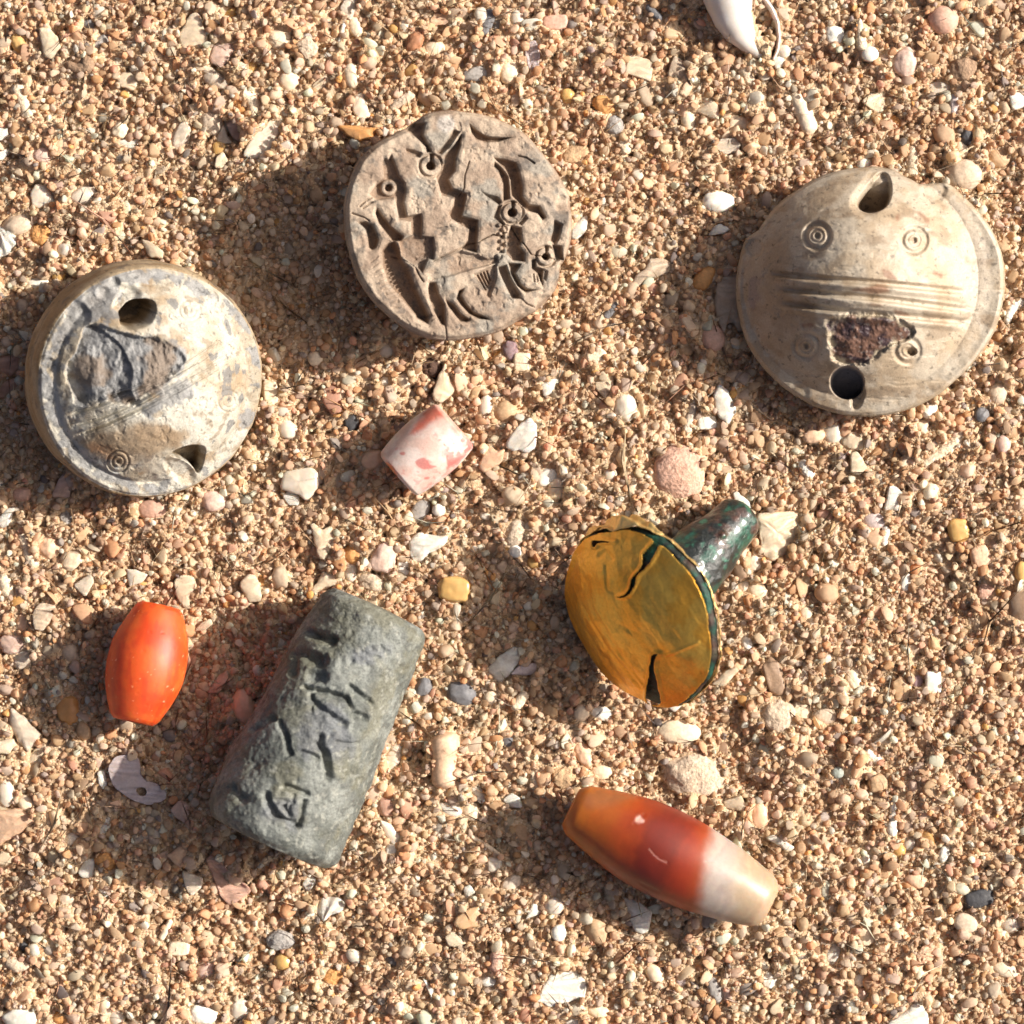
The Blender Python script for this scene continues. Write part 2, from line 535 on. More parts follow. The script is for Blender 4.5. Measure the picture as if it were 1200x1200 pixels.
CRACKS = [Q3([(490, 400), (560, 420), (640, 465), (700, 510), (725, 570), (770, 640)]), Q3([(860, 450), (960, 400), (1130, 322), (1220, 280)]) + Q4([(230, 278), (320, 228), (380, 200), (485, 215)]),
          Q3([(965, 850), (975, 1050), (992, 1190)]), Q2([(160, 555), (118, 680), (112, 800), (80, 870)]), Q4([(570, 130), (655, 262), (740, 385), (870, 410), (1060, 455)]),
          Q1([(100, 1038), (220, 1082), (260, 1110)]), Q2([(620, 500), (700, 520), (770, 570)]), Q4([(640, 790), (700, 850), (770, 880)])]
HATCH = [Q3([(262 + 20 * k, 470 + 42 * k), (352 + 26 * k, 400 + 46 * k)]) for k in range(11)]
EXTRA = [Q4([(205 + 30 * k, 575 - 12 * k), (310 + 14 * k, 760 - 30 * k)]) for k in range(5)] + [Q1([(160, 985), (230, 920), (300, 885)]), Q1([(190, 1000), (260, 950), (310, 930)]), Q4([(760, 560), (770, 650)]), Q4([(790, 550), (800, 650)]), Q4([(830, 560), (835, 640)])]
SCALLOP = [(530 + x_ / 8.0, 250 + y_ / 8.0) for x_, y_ in ((440, 110), (480, 150), (450, 190), (500, 215), (460, 260), (505, 285), (455, 330), (490, 350), (430, 400))]
HATCH2 = [Q3([(395 + 17 * k, 440 + 40 * k), (445 + 18 * k, 420 + 38 * k)]) for k in range(9)]

def carve_goats(X, Y, rho, P):
    d = np.zeros(X.shape)
    wob = (fbm(P, 1.4, 3, 21) - 0.5) * 2.2
    for poly, dep, wl in CUTS:
        sd = sd_local(X, Y, poly, 8, 1) + wob * 0.3
        inside = np.clip(-sd, 0, 20)
        q = 1.65 * dep * (0.10 * sst(-4.0, 0, -sd) + 0.66 * sst(-0.4, wl - 0.3, -sd) + 0.24 * np.clip(inside / 7.0, 0, 1) ** 0.7)
        d = np.maximum(d, q)
    for cx, cy, r, h, gap in RINGS:
        rr = np.hypot(X - cx, Y - cy) + wob * 0.25
        ang = np.arctan2(Y - cy, X - cx)
        d = np.where(rr < r + 5.5, np.maximum(d, 0.42 * (1 - sst(r + 2.5, r + 5.5, rr))), d)          # trough round the ring
        tor = np.clip(1 - ((rr - (r + h) / 2) / ((r - h) / 2 + 1.7)) ** 2, 0, 1) ** 0.5
        d = np.where(rr < r + 2.5, np.clip(d - 0.55 * tor, 0.02, 5), d)
        hole = 1 - sst(h - 1.6, h + 0.4, rr)
        d = np.maximum(d, 1.5 * hole)
        if gap:
            gm = (1 - sst(0.10, 0.3, abs(ang + math.pi / 2 - 0.1))) * (rr < r + 4) * (rr > h * 0.6)
            d = np.maximum(d, 0.8 * gm)
    for c in CRACKS:
        dl, f = line_local(X, Y, c, 6)
        wd = 0.5 + 0.55 * vnoise(P, 0.8, 3)
        d = d + 0.55 * (1 - sst(0.1, wd + 0.5, dl + wob * 0.25)) * (0.35 + 0.65 * vnoise(P, 0.5, 8))
    for h in HATCH:
        d = d + groove(X, Y, h, 1.2, 0.16)
    for h in EXTRA:
        d = d + groove(X, Y, h, 1.8, 0.32)
    for sx, sy in SCALLOP:
        d = d - 0.32 * (1 - sst(0.8, 3.0, np.hypot(X - sx, Y - sy))) + 0.22 * (1 - sst(0.5, 2.2, abs(np.hypot(X - sx, Y - sy) - 3.6)))
    for h in HATCH2:
        d = d - groove(X, Y, h, 1.9, 0.3)
    d = d + (fbm(P, 0.35, 3, 31) - 0.5) * 0.42 + (fbm(P, 1.5, 4, 33) - 0.5) * 0.26 + 0.12 * sst(0.62, 0.72, fbm(P, 1.1, 3, 35))
    d = d + 0.5 * sst(0.955, 1.0, rho) ** 2                        # worn edge
    # lost flakes on the edge
    for cx, cy, rad, dep in ((486, 143, 13, 0.6), (655, 338, 13, 0.5), (664, 318, 9, 0.7), (661, 240, 12, 0.4), (606, 383, 16, 0.35), (640, 357, 14, 0.5)):
        d = d + dep * (1 - sst(rad * 0.55, rad, np.hypot(X - cx, Y - cy) + wob * 2))
    return d

def colour_goats(X, Y, rho, P, d):
    n = fbm(P, 0.55, 4, 41)
    c = mixc((0.32, 0.232, 0.165), (0.47, 0.365, 0.268), sst(0.35, 0.65, n))
    g = sst(0.52, 0.66, fbm(P, 0.42, 4, 44))
    c = mixc(c, (0.30, 0.275, 0.23), 0.75 * g * (rho < 1.5))
    gr = sst(0.52, 0.60, fbm(P, 0.3, 4, 47)) * sst(18, -30, sd_local(X, Y, [(600, 180), (640, 190), (668, 250), (668, 330), (640, 330), (650, 260), (620, 215)], 20))
    c = mixc(c, (0.17, 0.165, 0.155), 0.8 * gr)
    w = 1 - sst(6, 13, np.hypot(X - 523, Y - 146) + 10 * (n - 0.5))
    c = mixc(c, (0.62, 0.58, 0.53), 0.6 * w)
    c = mixc(c, (0.21, 0.125, 0.075), 0.7 * sst(0.35, 1.0, d))  # shade painted into the cuts: darker brown with depth
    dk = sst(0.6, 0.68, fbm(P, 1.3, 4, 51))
    c = mixc(c, (0.11, 0.095, 0.08), 0.6 * dk * (rho < 1.5))         # dark flecks scattered at random over the face
    cream = sst(0.5, 0.62, fbm(P, 0.9, 3, 49)) * sst(0.9, 1.0, rho) * (rho < 1.5)
    c = mixc(c, (0.50, 0.40, 0.29), 0.5 * cream)
    return mixc(c, (0.27, 0.18, 0.12), 0.5 * (rho > 1.5))

R_goats = polar_outline((540, 264), Q1([(40, 1000), (85, 760), (190, 540), (330, 400), (480, 320), (610, 255), (700, 185), (830, 110), (1000, 82)]) + Q2([(130, 90), (300, 115), (480, 175), (640, 255), (800, 410), (920, 560), (1040, 730), (1105, 860), (1130, 1050)]) + Q4([(1135, 130), (1090, 350), (1060, 440), (1030, 470), (1010, 590), (980, 710), (900, 800), (790, 905), (680, 960), (560, 1040), (400, 1110), (220, 1150), (60, 1178)]) + Q3([(980, 1180), (800, 1150), (600, 1060), (430, 930), (290, 790), (190, 640), (110, 440), (60, 230), (45, 100)]))
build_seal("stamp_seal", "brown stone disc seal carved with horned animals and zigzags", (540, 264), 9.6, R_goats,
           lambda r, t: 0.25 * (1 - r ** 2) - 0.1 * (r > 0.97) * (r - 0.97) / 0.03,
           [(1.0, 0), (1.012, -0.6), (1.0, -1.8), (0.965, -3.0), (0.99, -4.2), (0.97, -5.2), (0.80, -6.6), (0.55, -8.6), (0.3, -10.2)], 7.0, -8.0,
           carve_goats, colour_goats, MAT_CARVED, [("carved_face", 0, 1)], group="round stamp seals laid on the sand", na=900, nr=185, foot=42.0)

# ---- grey patched seal, dome up and leaning towards the light
Z1 = lambda p: tile(0, 280, 0.275, p)
A_BREAK = Z1([(350, 390), (390, 350), (480, 385), (570, 405), (650, 412), (740, 450), (800, 505), (770, 560), (700, 620), (610, 690), (580, 725), (470, 690), (440, 700), (330, 735), (300, 640), (275, 550), (330, 480)])
A_GREY = [Z1([(190, 540), (230, 380), (300, 280), (400, 210), (490, 150), (650, 130), (800, 160), (930, 230), (880, 260), (740, 190), (600, 170), (500, 210), (460, 300), (380, 350), (330, 400), (270, 480), (200, 520)]),
          Z1([(300, 290), (400, 220), (500, 160), (520, 230), (470, 310), (400, 360), (330, 400), (270, 450), (230, 420)]), Z1([(620, 420), (740, 450), (790, 500), (780, 570), (700, 630), (620, 680), (590, 560)]),
          Z1([(600, 745), (620, 700), (760, 590), (840, 640), (800, 680), (700, 730), (640, 760)]),
          Z1([(170, 600), (200, 560), (250, 640), (240, 750), (300, 850), (420, 950), (560, 1030), (610, 1060), (560, 1090), (400, 1010), (260, 880), (190, 760)]),
          Z1([(1050, 470), (1120, 440), (1125, 560), (1070, 540)]), Z1([(1020, 740), (1080, 710), (1090, 800), (1030, 800)]), Z1([(930, 950), (1010, 930), (960, 990)]),
          Z1([(900, 230), (1010, 290), (1080, 390), (1060, 420), (980, 320)]), Z1([(620, 1040), (720, 1060), (700, 1090), (600, 1085)])]
A_LINES = [Z1([(262, 760), (400, 720), (500, 680), (640, 620), (800, 540), (1000, 400)]), Z1([(280, 805), (420, 770), (560, 715), (720, 620), (860, 540), (1020, 430)]), Z1([(310, 845), (460, 790), (600, 725), (740, 650), (900, 560), (1040, 470)])]
A_HOLE2 = Z1([(715, 922), (780, 882), (872, 875), (880, 920), (845, 1015), (826, 965), (770, 935)])

def carve_a(X, Y, rho, P):
    n = fbm(P, 0.45, 4, 61)
    fine = fbm(P, 1.5, 4, 62)
    d = (fbm(P, 0.22, 3, 63) - 0.5) * 0.6 + (fine - 0.5) * 0.26 + 0.10 * sst(0.58, 0.66, fbm(P, 0.9, 4, 66))
    sd = sd_local(X, Y, A_BREAK, 10) + (n - 0.5) * 10
    brk = sst(-1.0, 5.5, -sd + (fine - 0.5) * 5)
    rough = 0.45 + 1.5 * (fbm(P, 0.30, 5, 64) - 0.42) + 1.1 * (fbm(P * [1, 0.45, 1], 0.9, 4, 65) - 0.5)
    step, _ = line_local(X, Y, Z1([(480, 415), (540, 490), (575, 560), (560, 650), (585, 720)]), 30)
    left = sd_local(X, Y, Z1([(340, 340), (480, 415), (540, 490), (575, 560), (560, 650), (585, 720), (300, 760), (240, 540)]), 10) + (n - 0.5) * 8
    d = d + brk * (rough + 0.55 * sst(-1.5, 2.0, -left))
    for k, L in enumerate(A_LINES):
        _, f = line_local(X, Y, L, 14)
        w = 0.25 + 0.75 * (1 - sst(0.3, 0.6, f))
        d = d + groove(X, Y, L, 3.4, 0.75) * w
        for off in (-4.5, 3.6):
            d = d + groove(X, Y, [(x + off * 0.3, y + off) for x, y in L], 1.4, 0.22)
    for cx, cy, s_ in ((810, 305, 0.5), (975, 692, 0.45), (505, 950, 1.0)):
        x, y = cx * 0.275, 280 + cy * 0.275
        d = d + ring_groove(X, Y, x, y, 12.5, 2.0, 0.28 * s_) + ring_groove(X, Y, x, y, 7.0, 1.6, 0.25 * s_)
        d = d + 0.4 * s_ * (1 - sst(1.2, 3.2, np.hypot(X - x, Y - y)))
    # perforation: upper mouth and lower mouth
    ca, sa = math.cos(-0.30), math.sin(-0.30)
    hx, hy = X - 161.5, Y - 368.5
    q = np.hypot((hx * ca + hy * sa) / 24.5, (-hx * sa + hy * ca + 0.10 * (hx * ca + hy * sa)) / 18.0) + (n - 0.5) * 0.35
    d = d + 5.5 * (1 - sst(0.72, 1.02, q))
    ch = sd_local(X, Y, Z1([(470, 300), (500, 210), (570, 190), (620, 240), (560, 320), (500, 350)]), 10)
    d = d + 0.7 * sst(-1, 8, -ch)
    sd2 = sd_local(X, Y, A_HOLE2, 10) + (n - 0.5) * 3
    d = d + 3.2 * sst(-0.5, 3.5, -sd2)
    ch2 = sd_local(X, Y, Z1([(700, 925), (800, 930), (850, 1010), (820, 1060), (740, 1030), (690, 970)]), 10)
    d = d + 0.6 * sst(-1, 8, -ch2)
    # chips in the rim
    for cx, cy, rad, dep in ((330, 330, 60, 0.6), (490, 185, 30, 0.4), (205, 545, 40, 0.35), (330, 870, 36, 0.35), (640, 1050, 60, 0.25), (1060, 500, 50, 0.2), (440, 230, 40, 0.35)):
        d = d + dep * (1 - sst(0.5, 1.0, np.hypot(X - cx * 0.275, Y - 280 - cy * 0.275) / (rad * 0.275) + (n - 0.5)))
    return d + 0.35 * sst(0.965, 1.0, rho) ** 2

def colour_a(X, Y, rho, P, d):
    n = fbm(P, 0.5, 5, 71)
    n2 = fbm(P, 0.28, 4, 72)
    n3 = fbm(P, 1.3, 4, 73)
    c = mixc((0.46, 0.385, 0.28), (0.61, 0.57, 0.48), sst(0.34, 0.56, n2))
    c = mixc(c, (0.30, 0.235, 0.16), 0.7 * sst(0.58, 0.68, fbm(P, 0.9, 5, 77)))
    c = mixc(c, (0.39, 0.26, 0.14), 0.55 * sst(0.54, 0.68, n))
    c = mixc(c, (0.20, 0.20, 0.20), 0.8 * sst(0.63, 0.68, fbm(P, 0.75, 5, 78)) * (rho < 1.5))
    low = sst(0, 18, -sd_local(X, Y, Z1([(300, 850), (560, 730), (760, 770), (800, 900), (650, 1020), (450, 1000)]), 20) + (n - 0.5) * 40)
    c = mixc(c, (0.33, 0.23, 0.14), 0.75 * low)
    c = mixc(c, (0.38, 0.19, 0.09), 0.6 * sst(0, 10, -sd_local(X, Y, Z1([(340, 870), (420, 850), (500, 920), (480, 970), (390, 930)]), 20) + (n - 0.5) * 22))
    c = mixc(c, (0.52, 0.48, 0.28), 0.4 * sst(0, 12, -sd_local(X, Y, Z1([(860, 240), (960, 290), (1010, 360), (930, 350)]), 20) + (n - 0.5) * 24))
    gm = np.zeros(X.shape)
    for g in A_GREY:
        gm = np.maximum(gm, sst(-1.5, 2.5, -sd_local(X, Y, g, 14) + (n3 - 0.5) * 26))
    gb = sst(-2, 4, -sd_local(X, Y, A_BREAK, 14) + (n - 0.5) * 10 + (n3 - 0.5) * 14)
    grey = mixc((0.185, 0.183, 0.182), (0.37, 0.365, 0.355), sst(0.3, 0.7, n3))
    top = rho < 1.5
    c = mixc(c, grey, 0.85 * gm * top)
    brown = mixc(grey, (0.23, 0.18, 0.14), sst(0.5, 0.62, n2))
    c = mixc(c, brown, gb * top)
    white = sst(0, 5, -sd_local(X, Y, Z1([(200, 540), (270, 460), (250, 620), (300, 840), (420, 950), (560, 1010), (700, 1030), (560, 1030), (400, 980), (270, 840), (220, 700)]), 14) + (n - 0.5) * 14)
    c = mixc(c, (0.58, 0.57, 0.54), 0.7 * white * top)
    side = mixc((0.36, 0.24, 0.125), (0.47, 0.36, 0.23), sst(0.4, 0.62, fbm(P * [0.6, 0.6, 2.5], 0.5, 4, 75)))
    side = mixc(side, (0.16, 0.13, 0.11), 0.7 * sst(0.60, 0.68, fbm(P * [1, 1, 2.2], 0.55, 4, 76)))
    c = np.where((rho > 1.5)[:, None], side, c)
    return np.where((d > 2.2)[:, None], c * [0.62, 0.52, 0.40], c)     # darker and browner inside the bore

R_a = polar_outline((177.5, 449.5), [(178 + 133.5 * math.cos(t) * (1 + 0.006 * math.sin(3 * t)), 449.5 - 134.5 * math.sin(t)) for t in np.linspace(0, 2 * np.pi, 40, endpoint=False)])

def prof_a(r, t):
    e = 0.87
    dome = 5.3 * np.clip(1 - (np.minimum(r, e) / e) ** 2.1, 0, 1)
    lip = 0.28 * (1 - sst(e - 0.035, e + 0.012, r)) * (0.35 + 0.65 * sst(-0.2, 0.8, np.cos(t - math.radians(205))))
    return dome + lip - 0.25 * sst(e, 1, r)

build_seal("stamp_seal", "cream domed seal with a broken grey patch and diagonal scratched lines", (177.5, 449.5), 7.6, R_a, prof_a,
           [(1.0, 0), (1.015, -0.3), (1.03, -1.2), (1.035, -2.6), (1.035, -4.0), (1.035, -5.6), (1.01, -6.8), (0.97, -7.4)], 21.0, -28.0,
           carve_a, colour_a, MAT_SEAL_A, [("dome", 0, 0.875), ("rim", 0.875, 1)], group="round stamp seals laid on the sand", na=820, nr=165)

# ---- ringed seal with four dotted circles and a dark pit
Z3 = lambda p: tile(850, 180, 0.28333, p)
B_PIT = Z3([(405, 690), (440, 665), (520, 655), (620, 648), (720, 672), (790, 722), (772, 772), (700, 795), (650, 832), (560, 885), (465, 880), (425, 800)])
B_HOLE = Z3([(532, 205), (560, 160), (600, 105), (640, 66), (684, 86), (694, 160), (672, 222), (612, 248), (558, 238)])
B_HOLE2 = (850 + 503 * 0.28333, 180 + 946 * 0.28333)
B_G = [Z3([(165, 492), (350, 512), (640, 535), (1000, 572)]), Z3([(200, 556), (360, 572), (680, 604), (1010, 648)]), Z3([(215, 614), (480, 648), (720, 670), (1000, 696)])]
B_CIRC = [(380, 340, 1.0), (780, 358, 0.9), (335, 795, 0.8), (752, 815, 0.7)]

def carve_b(X, Y, rho, P):
    n = fbm(P, 0.5, 4, 81)
    d = (fbm(P, 0.2, 3, 82) - 0.5) * 0.5 + (fbm(P, 1.4, 4, 83) - 0.5) * 0.13
    for g in B_G:
        dl, f = line_local(X, Y, g, 16)
        w = 5.2
        d = d - 0.34 * (1 - sst(0.0, 1.0, line_local(X, Y, [(x_, y_ + 7.0) for x_, y_ in g], 16)[0] / 6.2)) * sst(0, 0.12, f) * (1 - sst(0.93, 1.0, f) * 0.99)
        d = d + 0.55 * (1 - sst(0.15, 1.0, dl / w)) * sst(0, 0.1, f) * (1 - sst(0.93, 1.0, f) * 0.99)
    for cx, cy, s_ in B_CIRC:
        x, y = 850 + cx * 0.28333, 180 + cy * 0.28333
        d = d + ring_groove(X, Y, x, y, 14.2, 5.0, 0.42 * s_) + ring_groove(X, Y, x, y, 7.2, 2.2, 0.14 * s_)
        d = d + 0.5 * s_ * (1 - sst(1.6, 4.4, np.hypot(X - x, Y - y)))
    x, y = 850 + 770 * 0.28333, 180 + 818 * 0.28333
    d = d + 1.3 * (1 - sst(2.5, 6.0, np.hypot((X - x) * 0.8, Y - y)))
    sd = sd_local(X, Y, B_PIT, 10) + (n - 0.5) * 8 + (fbm(P, 1.6, 3, 85) - 0.5) * 7
    d = d + sst(-1, 5.5, -sd) * (0.55 + 0.9 * (fbm(P, 0.9, 4, 84) - 0.45))
    sh = sd_local(X, Y, B_HOLE, 16)
    # the bore enters from the rim: its floor sinks away from the edge
    fall = np.clip((Y - 212) / 30.0, 0, 1)
    d = d + sst(-0.5, 5.0, -sh) * (0.9 + 4.4 * fall) + 0.5 * sst(-9, 1, -sh) * sst(1034, 1012, X)
    q = np.hypot(X - B_HOLE2[0], Y - B_HOLE2[1])
    d = d + 4.2 * (1 - sst(16.5, 20.5, q + (n - 0.5) * 2))
    tail = sd_local(X, Y, Z3([(520, 985), (585, 960), (560, 1050), (520, 1062)]), 10)
    d = d + 0.8 * sst(-2, 4, -tail)
    for cx, cy, rad, dep in ((340, 710, 30, 0.15), (860, 150, 60, 0.3), (120, 390, 40, 0.4), (300, 1000, 60, 0.2)):
        d = d + dep * (1 - sst(0.6, 1.0, np.hypot(X - 850 - cx * 0.28333, Y - 180 - cy * 0.28333) / (rad * 0.28333) + (n - 0.5) * 0.8))
    scr = fbm(P * [0.25, 1.6, 1], 1.0, 3, 88)
    return d + 0.07 * sst(0.6, 0.7, scr) + 0.3 * sst(0.97, 1.0, rho) ** 2

def colour_b(X, Y, rho, P, d):
    n = fbm(P, 0.4, 5, 91)
    n2 = fbm(P, 1.2, 4, 92)
    c = mixc((0.55, 0.425, 0.29), (0.66, 0.56, 0.43), sst(0.36, 0.6, n))
    c = mixc(c, (0.33, 0.235, 0.15), 0.6 * sst(0.55, 0.68, fbm(P * [0.5, 1.3, 1], 0.5, 5, 98)))
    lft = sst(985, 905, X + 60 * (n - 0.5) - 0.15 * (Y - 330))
    c = mixc(c, (0.42, 0.285, 0.17), 0.5 * lft)  # shaded side of the dome painted browner into the colour
    c = mixc(c, (0.62, 0.54, 0.43), 0.5 * sst(0.84, 0.9, rho) * sst(0.45, 0.6, n2))
    rg = sst(0, 8, -sd_local(X, Y, Z3([(890, 180), (950, 200), (1080, 330), (1110, 430), (1110, 600), (1030, 620), (1000, 400), (960, 280)]), 20) + 24 * (n2 - 0.5))
    c = mixc(c, (0.46, 0.37, 0.29), 0.35 * rg)
    pu = sst(0, 6, -sd_local(X, Y, Z3([(80, 480), (150, 480), (140, 700), (100, 690)]), 20) + 26 * (n2 - 0.5))
    c = mixc(c, (0.30, 0.22, 0.21), 0.6 * pu)
    for poly in (Z3([(640, 470), (680, 480), (725, 520), (680, 530), (650, 500)]), Z3([(520, 560), (600, 545), (670, 540), (690, 585), (620, 580), (540, 575)]), Z3([(560, 620), (640, 615), (660, 640), (590, 635)]), Z3([(690, 640), (760, 650), (780, 680), (700, 670)]), Z3([(850, 480), (910, 490), (905, 530), (880, 520)]), Z3([(700, 250), (725, 255), (720, 285), (700, 275)]), Z3([(800, 230), (850, 270), (840, 300), (800, 260)]), Z3([(310, 700), (370, 690), (375, 720), (320, 722)])):
        c = mixc(c, (0.33, 0.165, 0.095), 0.75 * sst(-1, 3, -sd_local(X, Y, poly, 10) + 7 * (n2 - 0.5)))
    pit = sst(-1, 4, -sd_local(X, Y, B_PIT, 10) + 9 * (n2 - 0.5))
    inner = sst(1, 9, -sd_local(X, Y, B_PIT, 10) + 20 * (n2 - 0.5))
    pc = mixc((0.075, 0.045, 0.05), (0.24, 0.13, 0.09), sst(0.42, 0.62, fbm(P, 1.1, 4, 95)))
    pc = mixc(pc, (0.38, 0.32, 0.28), 0.7 * sst(0.6, 0.72, fbm(P, 2.4, 3, 96)))
    c = mixc(c, (0.54, 0.45, 0.31), 0.8 * pit)
    c = mixc(c, pc, inner)
    q = np.hypot(X - B_HOLE2[0], Y - B_HOLE2[1])
    c = mixc(c, (0.30, 0.29, 0.31), 0.85 * (1 - sst(18, 21, q)))
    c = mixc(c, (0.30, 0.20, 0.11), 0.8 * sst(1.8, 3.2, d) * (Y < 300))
    return mixc(c, (0.42, 0.32, 0.20), 0.6 * (rho > 1.5))

R_b = polar_outline((1019.4, 338.7), Z3([(545, 60), (430, 82), (300, 150), (210, 222), (140, 312), (92, 345), (64, 440), (50, 560), (60, 660), (90, 770), (170, 890), (270, 980), (430, 1060), (570, 1080), (720, 1060), (850, 1010), (950, 930), (1050, 820), (1110, 720), (1140, 600), (1146, 500), (1130, 400), (1080, 300), (1000, 200), (912, 124), (800, 132), (740, 98), (690, 66), (640, 62)]))

def prof_b(r, t):
    r = r * R_b(t) / 155.0
    off = 0.075
    rr = np.hypot(r * np.cos(t) + off, r * np.sin(t) - 0.062)
    e = 0.89
    return 7.9 * np.clip(1 - (np.minimum(rr, e) / e) ** 2.1, 0, 1) ** 1.15 - 0.3 * sst(e, 1, rr)

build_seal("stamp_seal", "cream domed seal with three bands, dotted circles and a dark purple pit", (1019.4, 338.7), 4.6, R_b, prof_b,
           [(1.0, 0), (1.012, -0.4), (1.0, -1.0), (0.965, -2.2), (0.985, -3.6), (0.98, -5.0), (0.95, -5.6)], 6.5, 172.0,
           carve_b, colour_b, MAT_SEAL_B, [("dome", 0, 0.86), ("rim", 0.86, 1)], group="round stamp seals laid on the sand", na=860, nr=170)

# ------------------------------------------------------------------ turned pieces (beads, cylinder seal)
def lathe(name, label, a_px, b_px, za, zb, prof, mat, carve, colour, cat, bore=0.0, nt_=150, na=200, squash=1.0, group=None):
    """axis from pixel a (height za) to pixel b (height zb); prof(t)->radius in px; end faces with an optional bore (radius px)"""
    A, B = W(*a_px, za), W(*b_px, zb)
    ax, e1, e2 = frame_from(B - A)
    k = S * (HC - (za + zb) / 2) / HC
    ts = 0.5 - 0.5 * np.cos(np.linspace(0, np.pi, nt_)) * 1.0
    ts = 0.5 * ts + 0.5 * np.linspace(0, 1, nt_)
    R = prof(ts) * k
    rows_t, rows_r = list(ts), list(R)
    L = np.linalg.norm(B - A)
    if bore:
        br = bore * k
        for t0, sgn, pre in ((0.0, 1, True), (1.0, -1, False)):
            r_end = R[0] if pre else R[-1]
            ring = [(t0 - sgn * 0.006 * 0, f) for f in ()]
            seq = [(t0, br + (r_end - br) * 0.5), (t0, br * 1.15), (t0 + sgn * 0.02, br), (t0 + sgn * 0.16, br * 0.9), (t0 + sgn * 0.18, 0.02)]
            if pre:
                for tt, r_ in seq:
                    rows_t.insert(0, tt)
                    rows_r.insert(0, r_)
            else:
                for tt, r_ in seq:
                    rows_t.append(tt)
                    rows_r.append(r_)
    else:
        for pre in (True, False):
            r_end = R[0] if pre else R[-1]
            t0 = 0.0 if pre else 1.0
            for f in (0.93, 0.8, 0.55, 0.25, 0.01):
                dt = (0.012 * math.sqrt(max(0, 1 - f))) * (-1 if pre else 1)
                (rows_t.insert(0, t0 + dt), rows_r.insert(0, r_end * f)) if pre else (rows_t.append(t0 + dt), rows_r.append(r_end * f))
    tt, rr = np.array(rows_t), np.array(rows_r)
    th = np.linspace(0, 2 * np.pi, na, endpoint=False)
    T, TH = np.meshgrid(tt, th, indexing='ij')
    Rr = np.repeat(rr[:, None], na, 1)
    nrm = (np.cos(TH)[..., None] * e1 + np.sin(TH)[..., None] * e2 * squash)
    P = (A + (B - A) * T[..., None] + nrm * Rr[..., None]).reshape(-1, 3)
    N = nrm.reshape(-1, 3)
    X, Y = to_px(P)
    topside = N[:, 2] > -0.1
    d = carve(X, Y, T.ravel(), P, topside)
    P2 = P - N * (d * np.clip(Rr.ravel() / (R.max() * 0.5), 0, 1))[:, None]
    C = colour(X, Y, T.ravel(), P, topside)
    base = (A + B) / 2 * [1, 1, 0]
    ob = make_mesh(name, P2, grid_faces(len(tt), na), mat, C, None, base)
    tag(ob, label, cat, group)
    p, q = np.array(a_px, float), np.array(b_px, float)
    u = (q - p) / np.linalg.norm(q - p)
    v = np.array([-u[1], u[0]])
    fr = np.linspace(0, 1, 9)
    side = [(p + (q - p) * f + v * prof(np.array([f]))[0]) for f in fr] + [(p + (q - p) * f - v * prof(np.array([f]))[0]) for f in fr[::-1]]
    BLOCKS.append(([tuple(s) for s in side], 9.0))
    return ob

# ---- grey-green cylinder seal with cut signs
Z4 = lambda p: tile(220, 670, 0.3083, p)
CYL_CUTS = [(Z4([(300, 850), (308, 885), (332, 930), (422, 968)]), 3.4, 0.7), (Z4([(420, 968), (446, 875)]), 3.0, 0.55), (Z4([(365, 815), (452, 842)]), 3.2, 0.5), (Z4([(368, 895), (384, 930)]), 3.2, 0.4), (Z4([(330, 870), (400, 880)]), 2.2, 0.25), (Z4([(400, 850), (380, 930)]), 2.0, 0.25),
            (Z4([(492, 655), (520, 690), (534, 785)]), 4.0, 0.75), (Z4([(436, 690), (500, 712)]), 3.2, 0.5), (Z4([(352, 570), (378, 640), (392, 692)]), 3.0, 0.5), (Z4([(500, 630), (500, 665)]), 4.2, 0.6), (Z4([(560, 650), (640, 655)]), 2.0, 0.22),
            (Z4([(446, 438), (530, 462), (604, 482), (618, 515)]), 3.6, 0.7), (Z4([(478, 500), (590, 578)]), 4.2, 0.55), (Z4([(470, 470), (470, 520)]), 3.0, 0.4), (Z4([(615, 436), (690, 496)]), 3.2, 0.45), (Z4([(640, 470), (685, 480)]), 3.0, 0.4), (Z4([(636, 545), (670, 560)]), 4.0, 0.5),
            (Z4([(470, 235), (530, 258)]), 6.5, 0.8), (Z4([(440, 315), (505, 338)]), 6.5, 0.7), (Z4([(470, 395), (510, 400)]), 6.0, 0.6), (Z4([(250, 600), (330, 560)]), 3.2, 0.4), (Z4([(180, 828), (200, 862)]), 6.0, 0.55), (Z4([(410, 320), (400, 380)]), 5.0, 0.4)]
CYL_DOTS = [(620, 340, 5.5, 0.5), (684, 350, 4.2, 0.5), (700, 290, 4.0, 0.35), (735, 285, 4.0, 0.4), (755, 305, 3.5, 0.35), (720, 325, 3.5, 0.35), (660, 300, 3.5, 0.3), (545, 310, 4, 0.2), (260, 740, 5, 0.25), (300, 990, 5, 0.2)]

